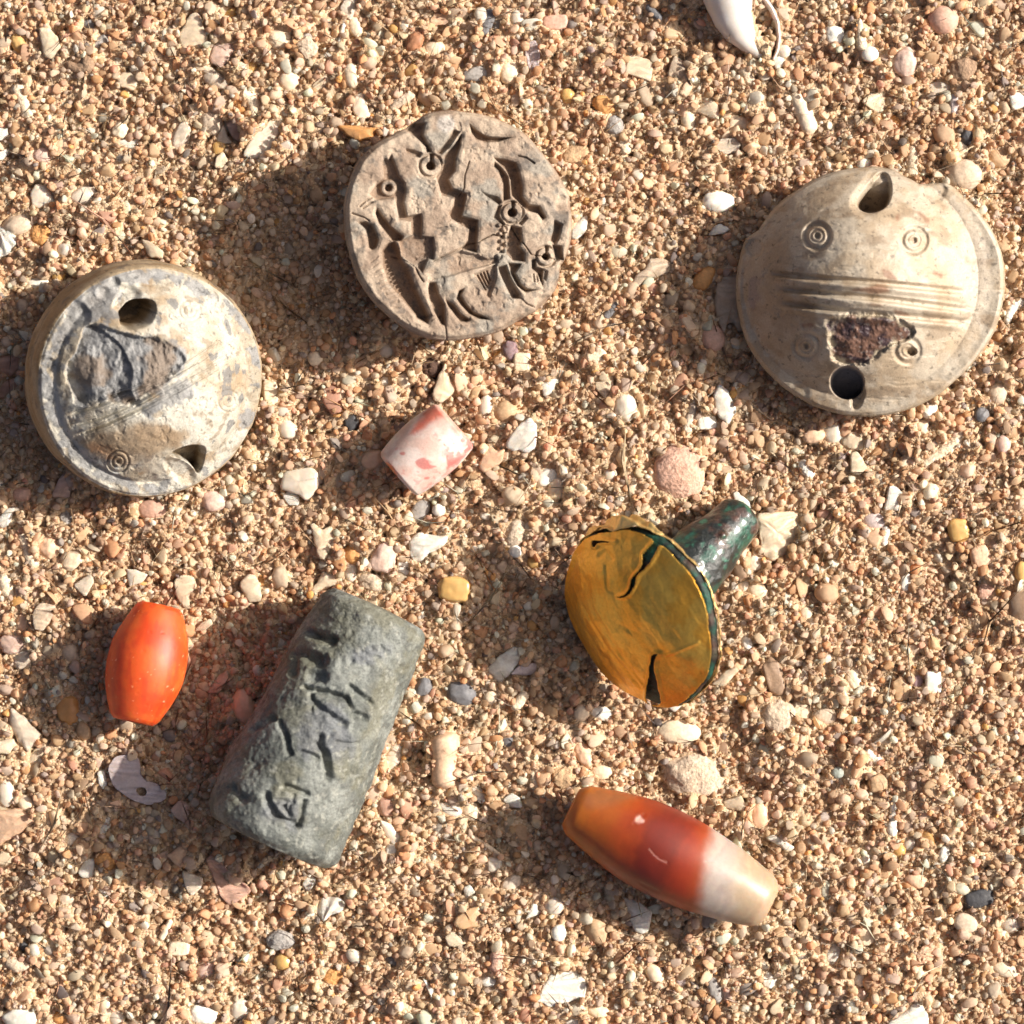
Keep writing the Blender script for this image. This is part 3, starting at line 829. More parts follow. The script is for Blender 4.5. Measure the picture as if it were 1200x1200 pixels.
def carve_cyl(X, Y, t, P, top):
    n = fbm(P, 0.6, 4, 101)
    d = (fbm(P, 0.16, 3, 102) - 0.5) * 0.9 + (fbm(P, 0.6, 5, 103) - 0.5) * 0.5 + (fbm(P, 2.0, 3, 104) - 0.5) * 0.26
    X = X + (fbm(P, 0.9, 3, 106) - 0.5) * 5
    Y = Y + (fbm(P, 0.9, 3, 107) - 0.5) * 5
    e = 0
    for pts, w, dep in CYL_CUTS:
        dl, f = line_local(X, Y, pts, 14)
        e = np.maximum(e, dep * 1.15 * (0.6 + 0.8 * vnoise(P, 0.55, 109)) * (1 - sst(0.05, 1.4, dl / (w * 1.25) + (n - 0.5) * 1.3)))
    for x, y, r, dep in CYL_DOTS:
        e = np.maximum(e, 0.5 * dep * (1 - sst(0.0, 1.3, np.hypot(X - 220 - x * 0.3083, Y - 670 - y * 0.3083) / r + (n - 0.5) * 0.8)))
    return d + e * top

def colour_cyl(X, Y, t, P, top):
    n = fbm(P, 0.45, 5, 111)
    c = mixc((0.145, 0.156, 0.138), (0.262, 0.276, 0.248), sst(0.34, 0.64, n))
    c = mixc(c, (0.10, 0.105, 0.095), 0.6 * sst(0.54, 0.66, fbm(P, 1.0, 5, 115)))
    c = mixc(c, (0.21, 0.195, 0.12), 0.45 * sst(0.52, 0.66, fbm(P, 0.3, 4, 113)))
    m = np.zeros(X.shape)
    for poly in (Z4([(440, 480), (600, 500), (640, 620), (620, 720), (460, 740), (390, 640)]), Z4([(240, 900), (330, 830), (460, 860), (430, 990), (280, 980)]), Z4([(590, 300), (700, 260), (780, 280), (760, 350), (620, 370)])):
        m = np.maximum(m, sst(-3, 12, -sd_local(X, Y, poly, 20) + 34 * (fbm(P, 0.8, 4, 117) - 0.5)))
    c = mixc(c, (0.15, 0.16, 0.185), 0.6 * m * top)
    return mixc(c, (0.36, 0.36, 0.31), 0.6 * sst(0.64, 0.72, fbm(P, 1.7, 3, 119)))

def prof_cyl(t):
    r = 65.5 + 19.0 * t + 3.0 * np.sin(np.pi * t)
    edge = np.minimum(t, 1 - t)
    return r * (1 - 0.14 * np.clip(1 - edge / 0.055, 0, 1) ** 2.0)

lathe("cylinder_seal", "grey green stone cylinder seal with worn incised signs", (441, 713), (312.5, 985.5), 5.0, 6.3, prof_cyl, MAT_CYL, carve_cyl, colour_cyl, "seal", nt_=300, na=420, squash=0.97)

# ---- beads
no_carve = lambda X, Y, t, P, top: (fbm(P, 0.3, 2, 121) - 0.5) * 0.25 + 0.03 * sst(0.74, 0.8, fbm(P, 1.6, 2, 123))

def prof_big(t):
    return np.where(t < 0.46, 29 + 23.5 * np.sin(np.pi / 2 * np.clip(t / 0.46, 0, 1)) ** 0.95, 28 + 24.5 * np.cos(np.pi / 2 * np.clip((t - 0.46) / 0.54, 0, 1)) ** 0.80) * (1 - 0.2 * np.clip(1 - np.minimum(t, 1 - t) / 0.045, 0, 1) ** 2)

Z6 = lambda p: tile(630, 890, 0.2583, p)

def carve_big(X, Y, t, P, top):
    d = (fbm(P, 0.25, 2, 131) - 0.5) * 0.16
    for pts, w, dep in ((Z6([(440, 290), (485, 250)]), 3.0, 0.06), (Z6([(508, 408), (530, 435), (552, 452), (590, 470)]), 1.4, 0.05), (Z6([(760, 462), (795, 466)]), 1.6, 0.04), (Z6([(470, 565), (545, 600)]), 3.0, 0.05)):
        dl, f = line_local(X, Y, pts, 10)
        d = d + dep * (1 - sst(0.2, 1.0, dl / w)) * top
    return d

def colour_big(X, Y, t, P, top):
    n = fbm(P, 0.28, 5, 133) - 0.5
    u = t + 0.22 * n + 0.05 * (fbm(P * [1.6, 1.0, 1.0], 0.9, 3, 134) - 0.5)
    c = mixc((0.42, 0.125, 0.014), (0.30, 0.046, 0.008), sst(0.03, 0.30, u))
    c = mixc(c, (0.17, 0.018, 0.008), sst(0.26, 0.42, u))
    c = mixc(c, (0.27, 0.031, 0.008), sst(0.46, 0.60, u))
    pale = sst(0.0, 14, -sd_local(X, Y, Z6([(190, 110), (480, 130), (470, 200), (330, 240), (200, 240)]), 16) + 16 * n)
    c = mixc(c, (0.25, 0.12, 0.055), 0.6 * pale)
    # the milky end starts along a slanting line
    e = (X - (630 + 770 * 0.2583)) * 0.93 + (Y - (890 + 440 * 0.2583)) * 0.14 + 16 * n
    c = mixc(c, (0.30, 0.055, 0.013), sst(-22, -2, e))
    c = mixc(c, (0.40, 0.335, 0.29), sst(-9, 11, e))
    c = mixc(c, (0.38, 0.27, 0.15), 0.7 * sst(20, 50, e) * sst(0.5, -0.3, (X - 800) * -0.44 + (Y - 1000) * -0.9 + 10))
    band = vnoise(np.c_[t * 46 + 9 * n, n * 5, P[:, 2] * 0.2], 1.0, 139)
    c = c * (0.86 + 0.28 * band)[:, None]
    sp = 1 - sst(2.0, 6.0, np.hypot((X - 749.5) * 0.8, Y - 960.5) + 7 * (fbm(P, 1.6, 3, 137) - 0.35))
    c = mixc(c, (0.72, 0.50, 0.42), 0.8 * sp * top)
    for pts, w in ((Z6([(508, 408), (530, 435), (552, 452), (585, 466)]), 1.3), (Z6([(760, 462), (795, 466)]), 1.2)):
        c = mixc(c, (0.62, 0.34, 0.27), 0.55 * (1 - sst(0.3, 1.0, line_local(X, Y, pts, 8)[0] / w)) * top)
    return c

lathe("barrel_bead", "long barrel bead banded orange, deep red and milky white", (669, 945.5), (902.5, 1060.5), 3.9, 4.1, prof_big, MAT_AGATE, carve_big, colour_big, "bead", bore=7, nt_=180, na=220, group="stone beads laid on the sand")

def prof_small(t):
    return (25 + 21.5 * np.sin(np.pi * np.clip(t, 0, 1)) ** 0.85) * (1 - 0.07 * np.clip(1 - np.minimum(t, 1 - t) / 0.03, 0, 1))

def colour_small(X, Y, t, P, top):
    n = fbm(P, 0.4, 4, 141)
    c = mixc((0.57, 0.062, 0.008), (0.64, 0.105, 0.016), sst(0.36, 0.62, n))
    ax_ = fbm(P * [1.9, 0.45, 1.9], 0.8, 4, 145)
    c = mixc(c, (0.46, 0.035, 0.008), 0.55 * sst(0.5, 0.68, ax_))
    c = mixc(c, (0.74, 0.17, 0.035), 0.35 * sst(0.55, 0.7, fbm(P, 0.25, 3, 146)))
    sp = sst(0.80, 0.84, fbm(P, 2.6, 2, 143))
    return mixc(c, (0.85, 0.45, 0.25), 0.7 * sp)

lathe("barrel_bead", "bright orange red glossy barrel bead in the cylinder seal's shadow", (187.5, 709.5), (156.5, 846), 3.0, 4.3, prof_small, MAT_CARNELIAN, no_carve, colour_small, "bead", bore=12, group="stone beads laid on the sand")

Z8 = lambda p: tile(420, 450, 0.13333, p)

def prof_pink(t):
    return (33 + 6.0 * np.sin(np.pi * np.clip(t, 0, 1))) * (1 - 0.13 * np.clip(1 - np.minimum(t, 1 - t) / 0.05, 0, 1) ** 2)

def colour_pink(X, Y, t, P, top):
    n = fbm(P, 0.7, 4, 151)
    c = mixc((0.62, 0.44, 0.37), (0.66, 0.55, 0.49), sst(0.35, 0.6, n))
    red = sst(-2, 9, -sd_local(X, Y, Z8([(420, 440), (560, 250), (680, 150), (760, 215), (860, 310), (940, 440), (860, 430), (780, 330), (650, 350), (570, 420), (470, 470), (400, 460)]), 20) + 16 * (n - 0.5))
    c = mixc(c, (0.58, 0.13, 0.075), 0.9 * red)
    e = sst(-1, 3, -sd_local(X, Y, Z8([(930, 440), (1000, 440), (1030, 530), (960, 600), (900, 680), (820, 730), (760, 800), (700, 860), (780, 740), (770, 630), (830, 670), (930, 600)]), 14) + 9 * (fbm(P, 1.5, 4, 153) - 0.55))
    c = mixc(c, (0.52, 0.15, 0.13), 0.8 * e)
    mot = sst(0.56, 0.62, fbm(P, 1.0, 4, 157)) * sst(505, 535, X + 0.5 * (Y - 530)) + 0.6 * sst(0.70, 0.74, fbm(P, 1.5, 3, 158))
    c = mixc(c, (0.52, 0.17, 0.15), 0.7 * np.clip(mot, 0, 1))
    for poly in (Z8([(500, 670), (560, 640), (610, 660), (630, 710), (700, 720), (640, 750), (560, 750), (510, 720)]), Z8([(685, 515), (710, 475), (740, 490), (720, 500)]), Z8([(745, 510), (770, 545), (750, 540)]), Z8([(825, 515), (850, 510), (850, 535), (828, 535)]), Z8([(360, 600), (410, 595), (405, 630), (365, 625)]), Z8([(570, 820), (630, 815), (620, 840), (580, 845)]), Z8([(500, 765), (540, 765), (530, 785)]), Z8([(760, 640), (790, 620), (800, 700), (900, 640), (830, 720), (780, 730)])):
        c = mixc(c, (0.50, 0.15, 0.13), 0.8 * sst(-0.5, 1.2, -sd_local(X, Y, poly, 8) + 3.0 * (fbm(P, 2.0, 3, 155) - 0.5)))
    bore = sst(0, 3, -sd_local(X, Y, Z8([(190, 660), (300, 690), (360, 790), (340, 830), (260, 760)]), 8) + 4 * (n - 0.5))
    return mixc(c, (0.72, 0.22, 0.06), 0.85 * np.maximum(bore, (t > 1.0) * 0.0))

lathe("barrel_bead", "short pinkish white bead blotched with red beside cream coral", (466, 557.5), (534, 497.5), 2.8, 2.9, prof_pink, MAT_PINK, no_carve, colour_pink, "bead", bore=11, nt_=120, na=180, group="stone beads laid on the sand")

# ------------------------------------------------------------------ gold-capped bronze stud
Z5 = lambda p: tile(640, 570, 0.23333, p)
al = math.radians(48.5)
hd = np.array([-0.883, -0.468, 0.0])
sn = hd * math.sin(al) + np.array([0, 0, math.cos(al)])        # the way the gold face looks
e1 = np.array([0.468, -0.883, 0.0])
e2 = hd * math.cos(al) - np.array([0, 0, math.sin(al)])
RS = 9.9
sc_ = W(750, 722, 7.5)
stud = thing("stud", sc_ * [1, 1, 0], "bronze stud with a torn gold foil head lying on its shank", "stud")
so = sc_ * [1, 1, 0]
CRK1 = Z5([(345, 552), (395, 545), (425, 505), (432, 455), (470, 415), (485, 380), (478, 345), (500, 318), (560, 250), (598, 262), (530, 380), (490, 425), (460, 450), (452, 500), (415, 560)])
CRK2 = Z5([(530, 838), (575, 835), (548, 870), (545, 920), (560, 960), (575, 1040), (600, 1100), (500, 1090), (508, 1000), (520, 900)])
CRK3 = Z5([(228, 262), (300, 266), (368, 274), (300, 280), (262, 282), (252, 305), (236, 300)])

def stud_grid(R, nr, na, dome, off):
    rr = np.linspace(0.01, 1, nr)
    th = np.linspace(0, 2 * np.pi, na, endpoint=False)
    A, T = np.meshgrid(rr, th, indexing='ij')
    wob = 1 + 0.018 * np.sin(3 * T + 1) + 0.012 * np.sin(7 * T)
    P = sc_ + (A * R * wob * np.cos(T))[..., None] * e1 + (A * R * wob * np.sin(T))[..., None] * e2 + (dome(A) + off)[..., None] * sn
    return P.reshape(-1, 3), A.ravel(), T.ravel()

# bronze head under the foil: front dome, rim and back
nrh, nah = 60, 180
Pf, Af, Tf = stud_grid(RS - 0.15, nrh, nah, lambda A: 2.5 * (1 - A ** 2.2), -0.22)
rows = [Pf.reshape(nrh, nah, 3)]
for q, (f, o) in enumerate(((1.0, -0.3), (1.015, -0.55), (1.01, -0.8), (1.0, -1.05), (0.94, -1.4), (0.6, -1.7), (0.3, -2.1), (0.02, -2.3))):
    ring_ = (Pf.reshape(nrh, nah, 3)[-1] + 0.22 * sn - sc_) * f + sc_ + sn * o
    rows.append(ring_[None])
Ph = np.concatenate(rows).reshape(-1, 3)
Ph = Ph + ((fbm(Ph, 0.9, 4, 161) - 0.5) * 0.45)[:, None] * sn * 0.5 + (Ph - sc_) / RS * ((fbm(Ph, 0.7, 3, 162) - 0.5) * 0.5)[:, None]

def colour_bronze(P):
    n = fbm(P, 0.7, 4, 163)
    c = mixc((0.014, 0.018, 0.016), (0.016, 0.07, 0.048), sst(0.46, 0.62, n))
    c = mixc(c, (0.03, 0.16, 0.10), 0.8 * sst(0.58, 0.70, fbm(P, 1.1, 4, 165)))
    return mixc(c, (0.085, 0.038, 0.026), 0.75 * sst(0.54, 0.64, fbm(P, 0.55, 4, 167)))

head = make_mesh("bronze_head", Ph, grid_faces(nrh + 8, nah) + [tuple(range(nah))], MAT_BRONZE, colour_bronze(Ph), stud, so)

# gold foil: faces inside the tears are missing, edges curl up a little
nrg, nag = 150, 460
Pg, Ag, Tg = stud_grid(RS + 0.02, nrg, nag, lambda A: 2.5 * (1 - A ** 2.2), 0.12)
X, Y = to_px(Pg)
cr = np.minimum(np.minimum(sd_local(X, Y, CRK1, 8), sd_local(X, Y, CRK2, 8)), sd_local(X, Y, CRK3, 8))
cr = cr + (fbm(Pg, 1.6, 3, 171) - 0.5) * 2.0
wr = fbm(Pg @ np.array([e1, e2, sn]).T * [0.35, 1.5, 1], 0.6, 4, 172) - 0.5
dent = (fbm(Pg, 0.22, 3, 173) - 0.5) * 1.0 + 0.2 * wr + 0.1 * (fbm(Pg, 1.4, 3, 174) - 0.5)
for pts, w, dep in ((Z5([(380, 700), (470, 760), (560, 830)]), 4.0, 0.12), (Z5([(600, 850), (700, 810), (770, 780)]), 3.0, -0.2), (Z5([(270, 350), (300, 330), (330, 360)]), 5.0, 0.2), (Z5([(190, 600), (300, 800), (480, 1010)]), 3, 0.08), (Z5([(240, 620), (380, 850), (500, 1000)]), 3, 0.07), (Z5([(300, 400), (310, 520), (360, 550)]), 3, 0.1), (Z5([(700, 830), (800, 820)]), 12, 0.12)):
    dent = dent - dep * (1 - sst(0, 1, line_local(X, Y, pts, 20)[0] / w))
curl = 0.22 * (1 - sst(0, 4, cr)) + 0.35 * sst(0.9, 1.0, Ag) * (fbm(Pg, 0.35, 2, 175) - 0.3)
Pg = Pg + sn * (np.maximum(dent, -0.16) * sst(1.05, 0.9, Ag) * 0.8 + curl)[:, None]
Fg = [f for f in grid_faces(nrg, nag) if not all(cr[i] < 0 for i in f)]
edge_ok = 0.985 + 0.03 * (fbm(Pg, 0.5, 3, 176) - 0.5)
Fg = [f for f in Fg if not all(Ag[i] > edge_ok[i] for i in f)]
cg = mixc((1.0, 0.485, 0.065), (1.0, 0.565, 0.10), sst(0.4, 0.6, fbm(Pg, 0.4, 4, 177)))
cg = mixc(cg, (0.80, 0.30, 0.045), 0.6 * sst(0, 14, -sd_local(X, Y, Z5([(620, 850), (790, 800), (810, 880), (720, 940)]), 20) + 20 * (fbm(Pg, 0.5, 3, 178) - 0.5)))
cg = mixc(cg, (0.55, 0.24, 0.05), 0.25 * sst(0.56, 0.7, fbm(Pg @ np.array([e1, e2, sn]).T * [0.5, 1.6, 1], 0.5, 4, 179)))
foil = make_mesh("gold_foil", Pg, Fg + [tuple(range(nag))], MAT_GOLD, cg, stud, so)
md = foil.modifiers.new("thickness", 'SOLIDIFY')
md.thickness = 0.10 * MM
md.offset = -1

# folded gold edge on the back of the rim, wider and crumpled at the upper end
th = np.linspace(math.radians(150), math.radians(395), 420)
rows = []
for q, f in enumerate(np.linspace(0, 1, 14)):
    pts = []
    for t in th:
        top_end = math.exp(-((math.degrees(t) - 197) / 27.0) ** 2)
        wav = 0.35 * math.sin(t * 9.0 + 0.6) + 0.25 * math.sin(t * 21.0 + 2) + 0.15 * math.sin(t * 43.0)
        rad = RS + 0.28 + 0.28 * wav * (0.5 + f) - f * (0.55 - 0.5 * top_end)
        o0 = -0.92 * (1 - top_end) + 0.55 * top_end
        off = o0 - f * (0.55 + 2.0 * top_end) + 0.2 * wav * (1 - top_end)
        bul = top_end * (0.7 * math.sin(math.pi * f) + 0.35 * math.sin(f * 9 + t * 12))
        wb = 1 + 0.018 * math.sin(3 * t + 1) + 0.012 * math.sin(7 * t)
        pts.append(sc_ + (rad * wb + bul) * (math.cos(t) * e1 + math.sin(t) * e2) + sn * off)
    rows.append(pts)
Pe = np.array(rows).reshape(-1, 3)
Pe = Pe + (np.c_[fbm(Pe, 0.9, 3, 181), fbm(Pe, 0.9, 3, 182), fbm(Pe, 0.9, 3, 183)] - 0.5) * 0.45
ce = mixc((0.86, 0.58, 0.20), (0.92, 0.66, 0.28), fbm(Pe, 0.5, 3, 184))
edge = make_mesh("folded_gold_edge", Pe, grid_faces(14, len(th), closed=False), MAT_GOLD, ce, stud, so)
md = edge.modifiers.new("thickness", 'SOLIDIFY')
md.thickness = 0.12 * MM

# shank
A0, B0 = W(790, 684, 4.6), W(871, 602, 1.7)
d_, a1, a2 = frame_from(B0 - A0)
tt = np.r_[np.linspace(0, 0.9, 60), 0.9 + 0.17 * np.sin(np.linspace(0.05, np.pi / 2, 24))]
rs = np.interp(tt, [0, 0.12, 0.5, 0.9], [4.3, 3.8, 3.3, 2.5])
rs[60:] = 2.5 * np.sqrt(np.clip(1 - ((tt[60:] - 0.9) / 0.1702) ** 2.6, 0.0004, 1))
th = np.linspace(0, 2 * np.pi, 150, endpoint=False)
T, TH = np.meshgrid(tt, th, indexing='ij')
N = np.cos(TH)[..., None] * a1 + np.sin(TH)[..., None] * a2
Ps = (A0 + (B0 - A0) * T[..., None] + N * rs[:, None, None]).reshape(-1, 3)
N = N.reshape(-1, 3)
pit = (fbm(Ps, 0.5, 3, 191) - 0.5) * 0.7 + (fbm(Ps, 1.5, 3, 192) - 0.5) * 0.22
X, Y = to_px(Ps)
pit = pit - 0.5 * (1 - sst(0.2, 1, np.hypot(X - 847, Y - 627) / 6))
Ps = Ps - N * (pit * np.repeat(rs, 150) / 4.0)[:, None]
make_mesh("shank", Ps, grid_faces(len(tt), 150) + [tuple((len(tt) - 1) * 150 + i for i in range(150))], MAT_SHANK, colour_bronze(Ps), stud, so)
BLOCKS.append((Z5([(110, 520), (180, 330), (260, 250), (500, 225), (600, 330), (860, 110), (1000, 110), (1050, 180), (830, 540), (880, 850), (800, 990), (700, 1050), (590, 1085), (500, 1040), (300, 890), (190, 690)]), 15.0))

# ------------------------------------------------------------------ the sand: grains dropped one by one on a height map
RES = 0.15
NH = int(2 * EXT / RES) + 1
hx = -EXT + RES * np.arange(NH)
HXg, HYg = np.meshgrid(hx, hx, indexing='ij')
hm = (BED + relief(HXg.ravel(), HYg.ravel())).reshape(NH, NH)
blocked = np.zeros((NH, NH), bool)

def px_to_mm(poly, z=0.0):
    k = S * (HC - z) / HC
    return [((x - 600) * k, (600 - y) * k) for x, y in poly]

def raster(poly_mm, shrink=0.0):
    p = np.asarray(poly_mm)
    lo = np.clip(((p.min(0) + EXT) / RES).astype(int) - 2, 0, NH - 1)
    hi = np.clip(((p.max(0) + EXT) / RES).astype(int) + 3, 1, NH)
    if hi[0] <= lo[0] or hi[1] <= lo[1]:
        return (slice(0, 0), slice(0, 0)), np.zeros((0, 0), bool)
    sl = (slice(lo[0], hi[0]), slice(lo[1], hi[1]))
    return sl, poly_sd(HXg[sl], HYg[sl], poly_mm) < -shrink

for poly, shrink in BLOCKS:
    sl, mk = raster(px_to_mm(poly), shrink * S)
    blocked[sl] |= mk

FILL = 0.38          # how far the fine sand lies below the grains' tops, mm
GRAINS = []          # x, y, z, radius
def drop(n, mu, sg, rmin, rmax):
    rr = np.clip(np.exp(rng.normal(math.log(mu), sg, n)), rmin, rmax)
    xs = rng.uniform(-EXT + 0.5, EXT - 0.5, n)
    ys = rng.uniform(-EXT + 0.5, EXT - 0.5, n)
    rr = rr * (0.82 + 0.42 * fbm(np.c_[xs, ys, np.zeros(n)], 0.09, 3, 77))        # coarser and finer patches
    jx = rng.normal(0, 1.5, (n, 7))
    jy = rng.normal(0, 1.5, (n, 7))
    cache = {}
    for i in range(n):
        r = rr[i]
        best = None
        for q in range(7):
            x = xs[i] + jx[i, q] * r * (q > 0)
            y = ys[i] + jy[i, q] * r * (q > 0)
            a, b_ = int((x + EXT) / RES + 0.5), int((y + EXT) / RES + 0.5)
            if a < 6 or b_ < 6 or a > NH - 7 or b_ > NH - 7 or blocked[a, b_]:
                continue
            k_ = max(1, int(0.6 * r / RES))
            h = hm[a, b_] + hm[a - k_, b_] + hm[a + k_, b_] + hm[a, b_ - k_] + hm[a, b_ + k_]
            if best is None or h < best[0]:
                best = (h, a, b_, x, y)
        if best is None:
            continue
        _, a, b_, x, y = best
        k = max(1, int(round(r / RES)))
        pr = cache.get(k)
        if pr is None:
            g = np.arange(-k, k + 1) * RES
            q2 = np.clip(1 - (g[:, None] ** 2 + g[None, :] ** 2) / (k * RES + 0.04) ** 2, 0, 1)
            pr = cache[k] = (np.sqrt(q2), q2 > 0)
        c0, c1, c2, c3 = max(a - k, 0), min(a + k + 1, NH), max(b_ - k, 0), min(b_ + k + 1, NH)
        pf, pm = pr[0][c0 - a + k:c1 - a + k, c2 - b_ + k:c3 - b_ + k], pr[1][c0 - a + k:c1 - a + k, c2 - b_ + k:c3 - b_ + k]
        patch = hm[c0:c1, c2:c3]
        z = 0.4 * float((patch + 0.62 * r * pf)[pm].max()) + 0.6 * (float(patch[pm].mean()) + 0.5 * r)
        new = z + 0.62 * r * pf
        np.copyto(patch, new, where=pm & (new > patch))
        GRAINS.append((x, y, z, r))

drop(87000, 0.30, 0.36, 0.15, 0.75)
drop(1500, 0.72, 0.22, 0.5, 1.15)

# ------------------------------------------------------------------ shells, pebbles and bits one can point to
COLS = {"white": (0.80, 0.75, 0.68), "cream": (0.72, 0.60, 0.44), "pale": (0.66, 0.57, 0.46), "beige": (0.55, 0.44, 0.33), "tan": (0.50, 0.34, 0.20), "orange": (0.58, 0.30, 0.11), "amber": (0.56, 0.36, 0.14), "pink": (0.58, 0.36, 0.27), "rose": (0.62, 0.45, 0.37), "brown": (0.30, 0.20, 0.13), "rust": (0.36, 0.17, 0.09), "grey": (0.33, 0.31, 0.29), "slate": (0.16, 0.16, 0.17), "black": (0.055, 0.055, 0.06), "lavender": (0.52, 0.44, 0.42), "purple": (0.33, 0.23, 0.25), "quartz": (0.60, 0.54, 0.45), "peach": (0.68, 0.46, 0.31), "teal": (0.34, 0.38, 0.34), "violet": (0.58, 0.50, 0.50), "darkbrown": (0.09, 0.05, 0.035)}
MEMBERS = {"shell_fragment": ("shell", "shell fragments scattered over the sand"), "pebble": ("pebble", "pebbles scattered over the sand"), "coral_fragment": ("coral", "coral pieces scattered over the sand"), "twig": ("twig", "dry twigs and fibres on the sand"), "stone": ("stone", "pebbles scattered over the sand"), "snail_shell": ("shell", "small whole shells on the sand")}

cap = np.full((NH, NH), 99.0)

def settle(poly_mm, lift, top, shrink=-0.15):
    sl, mk = raster(poly_mm)
    if mk.size == 0 or not mk.any():
        return 0.0
    h = hm[sl]
    z0 = float(np.percentile(h[mk], 72)) + lift
    cap[sl][mk] = np.minimum(cap[sl][mk], z0 + 0.15)
    h[mk] = np.maximum(h[mk], z0 + top * 0.8)
    sl2, mk2 = raster(poly_mm, shrink)
    blocked[sl2] |= mk2
    return z0

def smooth_outline(poly, n=64, soft=0.5):
    p = np.asarray(poly, float)
    q = []
    for i in range(len(p)):
        a, b = p[i], p[(i + 1) % len(p)]
        q += [a * (1 - 0.25 * soft) + b * 0.25 * soft, a * 0.25 * soft + b * (1 - 0.25 * soft)]
    q = np.array(q)
    L = np.r_[0, np.cumsum(np.hypot(*(np.roll(q, -1, 0) - q).T))]
    t = np.linspace(0, L[-1], n, endpoint=False)
    qq = np.vstack([q, q[:1]])
    return np.c_[np.interp(t, L, qq[:, 0]), np.interp(t, L, qq[:, 1])]

def finish(ob, name, colour, label):
    ob.color = (*(min(0.84, 1.1 * q) for q in COLS[colour]), 1)
    tag(ob, label, MEMBERS[name][0], MEMBERS[name][1])
    return ob

def chip(poly, colour, label, name="shell_fragment", thick=0.6, bend=0.35, tilt=(None, None), lift=-0.05, ribs=0, mat=None, soft=0.55, rough=0.06):
    """a flat broken piece with its own thickness, bend and tilt; ribs: ridges fanning from the first outline point"""
    mm = np.array(px_to_mm(poly))
    z0 = settle([tuple(q) for q in mm], lift, thick)
    n = 72
    o = smooth_outline(mm, n, soft)
    c = o.mean(0)
    size = np.ptp(o, axis=0).max()
    o = o + (np.c_[fbm(np.c_[o, o[:, 0] * 0], 1.6, 3, 201), fbm(np.c_[o, o[:, 0] * 0], 1.6, 3, 202)] - 0.5) * rough * size
    lv = [(1.0, 0.5), (0.985, 0.86), (0.94, 1.0), (0.8, 1.0), (0.62, 1.0), (0.42, 1.0), (0.22, 1.0), (0.02, 1.0)]
    rows = []
    for side in (1, -1):
        for k, (f, h) in enumerate(lv if side == 1 else lv[1:]):
            xy = c + (o - c) * f
            zt = (h - 0.5) * thick * (1 if side == 1 else -1)
            zb = bend * size * 0.22 * (1 - f ** 2) * np.ones(n)
            if ribs:
                dv = xy - mm[0]
                an = np.arctan2(dv[:, 1], dv[:, 0])
                zb = zb + 0.12 * np.cos(an * ribs) * sst(0, 0.4, np.hypot(*dv.T) / size) * (side == 1)
            rows.append(np.c_[xy, zt + zb])
    V = np.concatenate(rows)
    V[:, 2] += (fbm(np.c_[V[:, :2], V[:, 2] * 0], 0.8, 3, 203) - 0.5) * 0.25 * min(1, size / 3)
    tx = rng.normal(0, 0.14) if tilt[0] is None else tilt[0]
    ty = rng.normal(0, 0.14) if tilt[1] is None else tilt[1]
    V[:, 2] += np.clip((V[:, 0] - c[0]) * math.tan(tx) + (V[:, 1] - c[1]) * math.tan(ty), -1.6, 1.6) + z0 + 0.5 * thick
    F = []
    m = len(lv)
    for i in range(m - 1):
        for j in range(n):
            k = (j + 1) % n
            F.append((i * n + j, i * n + k, (i + 1) * n + k, (i + 1) * n + j))
    prev = 0
    for i in range(m, 2 * m - 1):
        for j in range(n):
            k = (j + 1) % n
            F.append((prev * n + j, i * n + j, i * n + k, prev * n + k))
        prev = i
    F += [tuple((m - 1) * n + j for j in range(n)), tuple((2 * m - 2) * n + j for j in range(n))]
    return finish(make_mesh(name, V, F, mat or MAT_SHELL, None, None, np.r_[c, z0]), name, colour, label)

_ico = {}
def ico(sub):
    if sub not in _ico:
        bm = bmesh.new()
        bmesh.ops.create_icosphere(bm, subdivisions=sub, radius=1.0)
        _ico[sub] = (np.array([v.co[:] for v in bm.verts]), [tuple(v.index for v in f.verts) for f in bm.faces])
        bm.free()
    return _ico[sub]

def pebble(x, y, rx, ry, ang, colour, label, name="pebble", lumps=0.22, flat=0.72, mat=None, sub=4, sink=0.35, freq=0.9, box=0.0):
    """a rounded stone: half axes in px, angle in degrees counted from +x upwards"""
    t = np.linspace(0, 2 * np.pi, 20, endpoint=False)
    ca, sa = math.cos(math.radians(ang)), math.sin(math.radians(ang))
    poly = [(x + rx * math.cos(q) * ca - ry * math.sin(q) * sa, y - (rx * math.cos(q) * sa + ry * math.sin(q) * ca)) for q in t]
    rz = flat * min(rx, ry) * S
    z0 = settle(px_to_mm(poly), 0.0, rz * 1.3)
    V0, F = ico(sub)
    V = V0.copy()
    if box:
        V = V * (1 + box * (1 / np.abs(V).max(1) - 1))[:, None]
    sd = int(rng.integers(1e6))
    r = 1 + lumps * 2 * (fbm(V0 + 31, freq, 3, sd) - 0.5) + lumps * 0.8 * (fbm(V0 + 11, freq * 3, 3, sd + 3) - 0.5)
    V = V * r[:, None] * [rx * S, ry * S, rz]
    V = np.c_[V[:, 0] * ca - V[:, 1] * sa, V[:, 0] * sa + V[:, 1] * ca, V[:, 2]]
    c = W(x, y, 0)
    c[2] = z0 + rz * (1 - 2 * sink)
    return finish(make_mesh(name, V + c, F, mat or MAT_PEBBLE, None, None, c), name, colour, label)

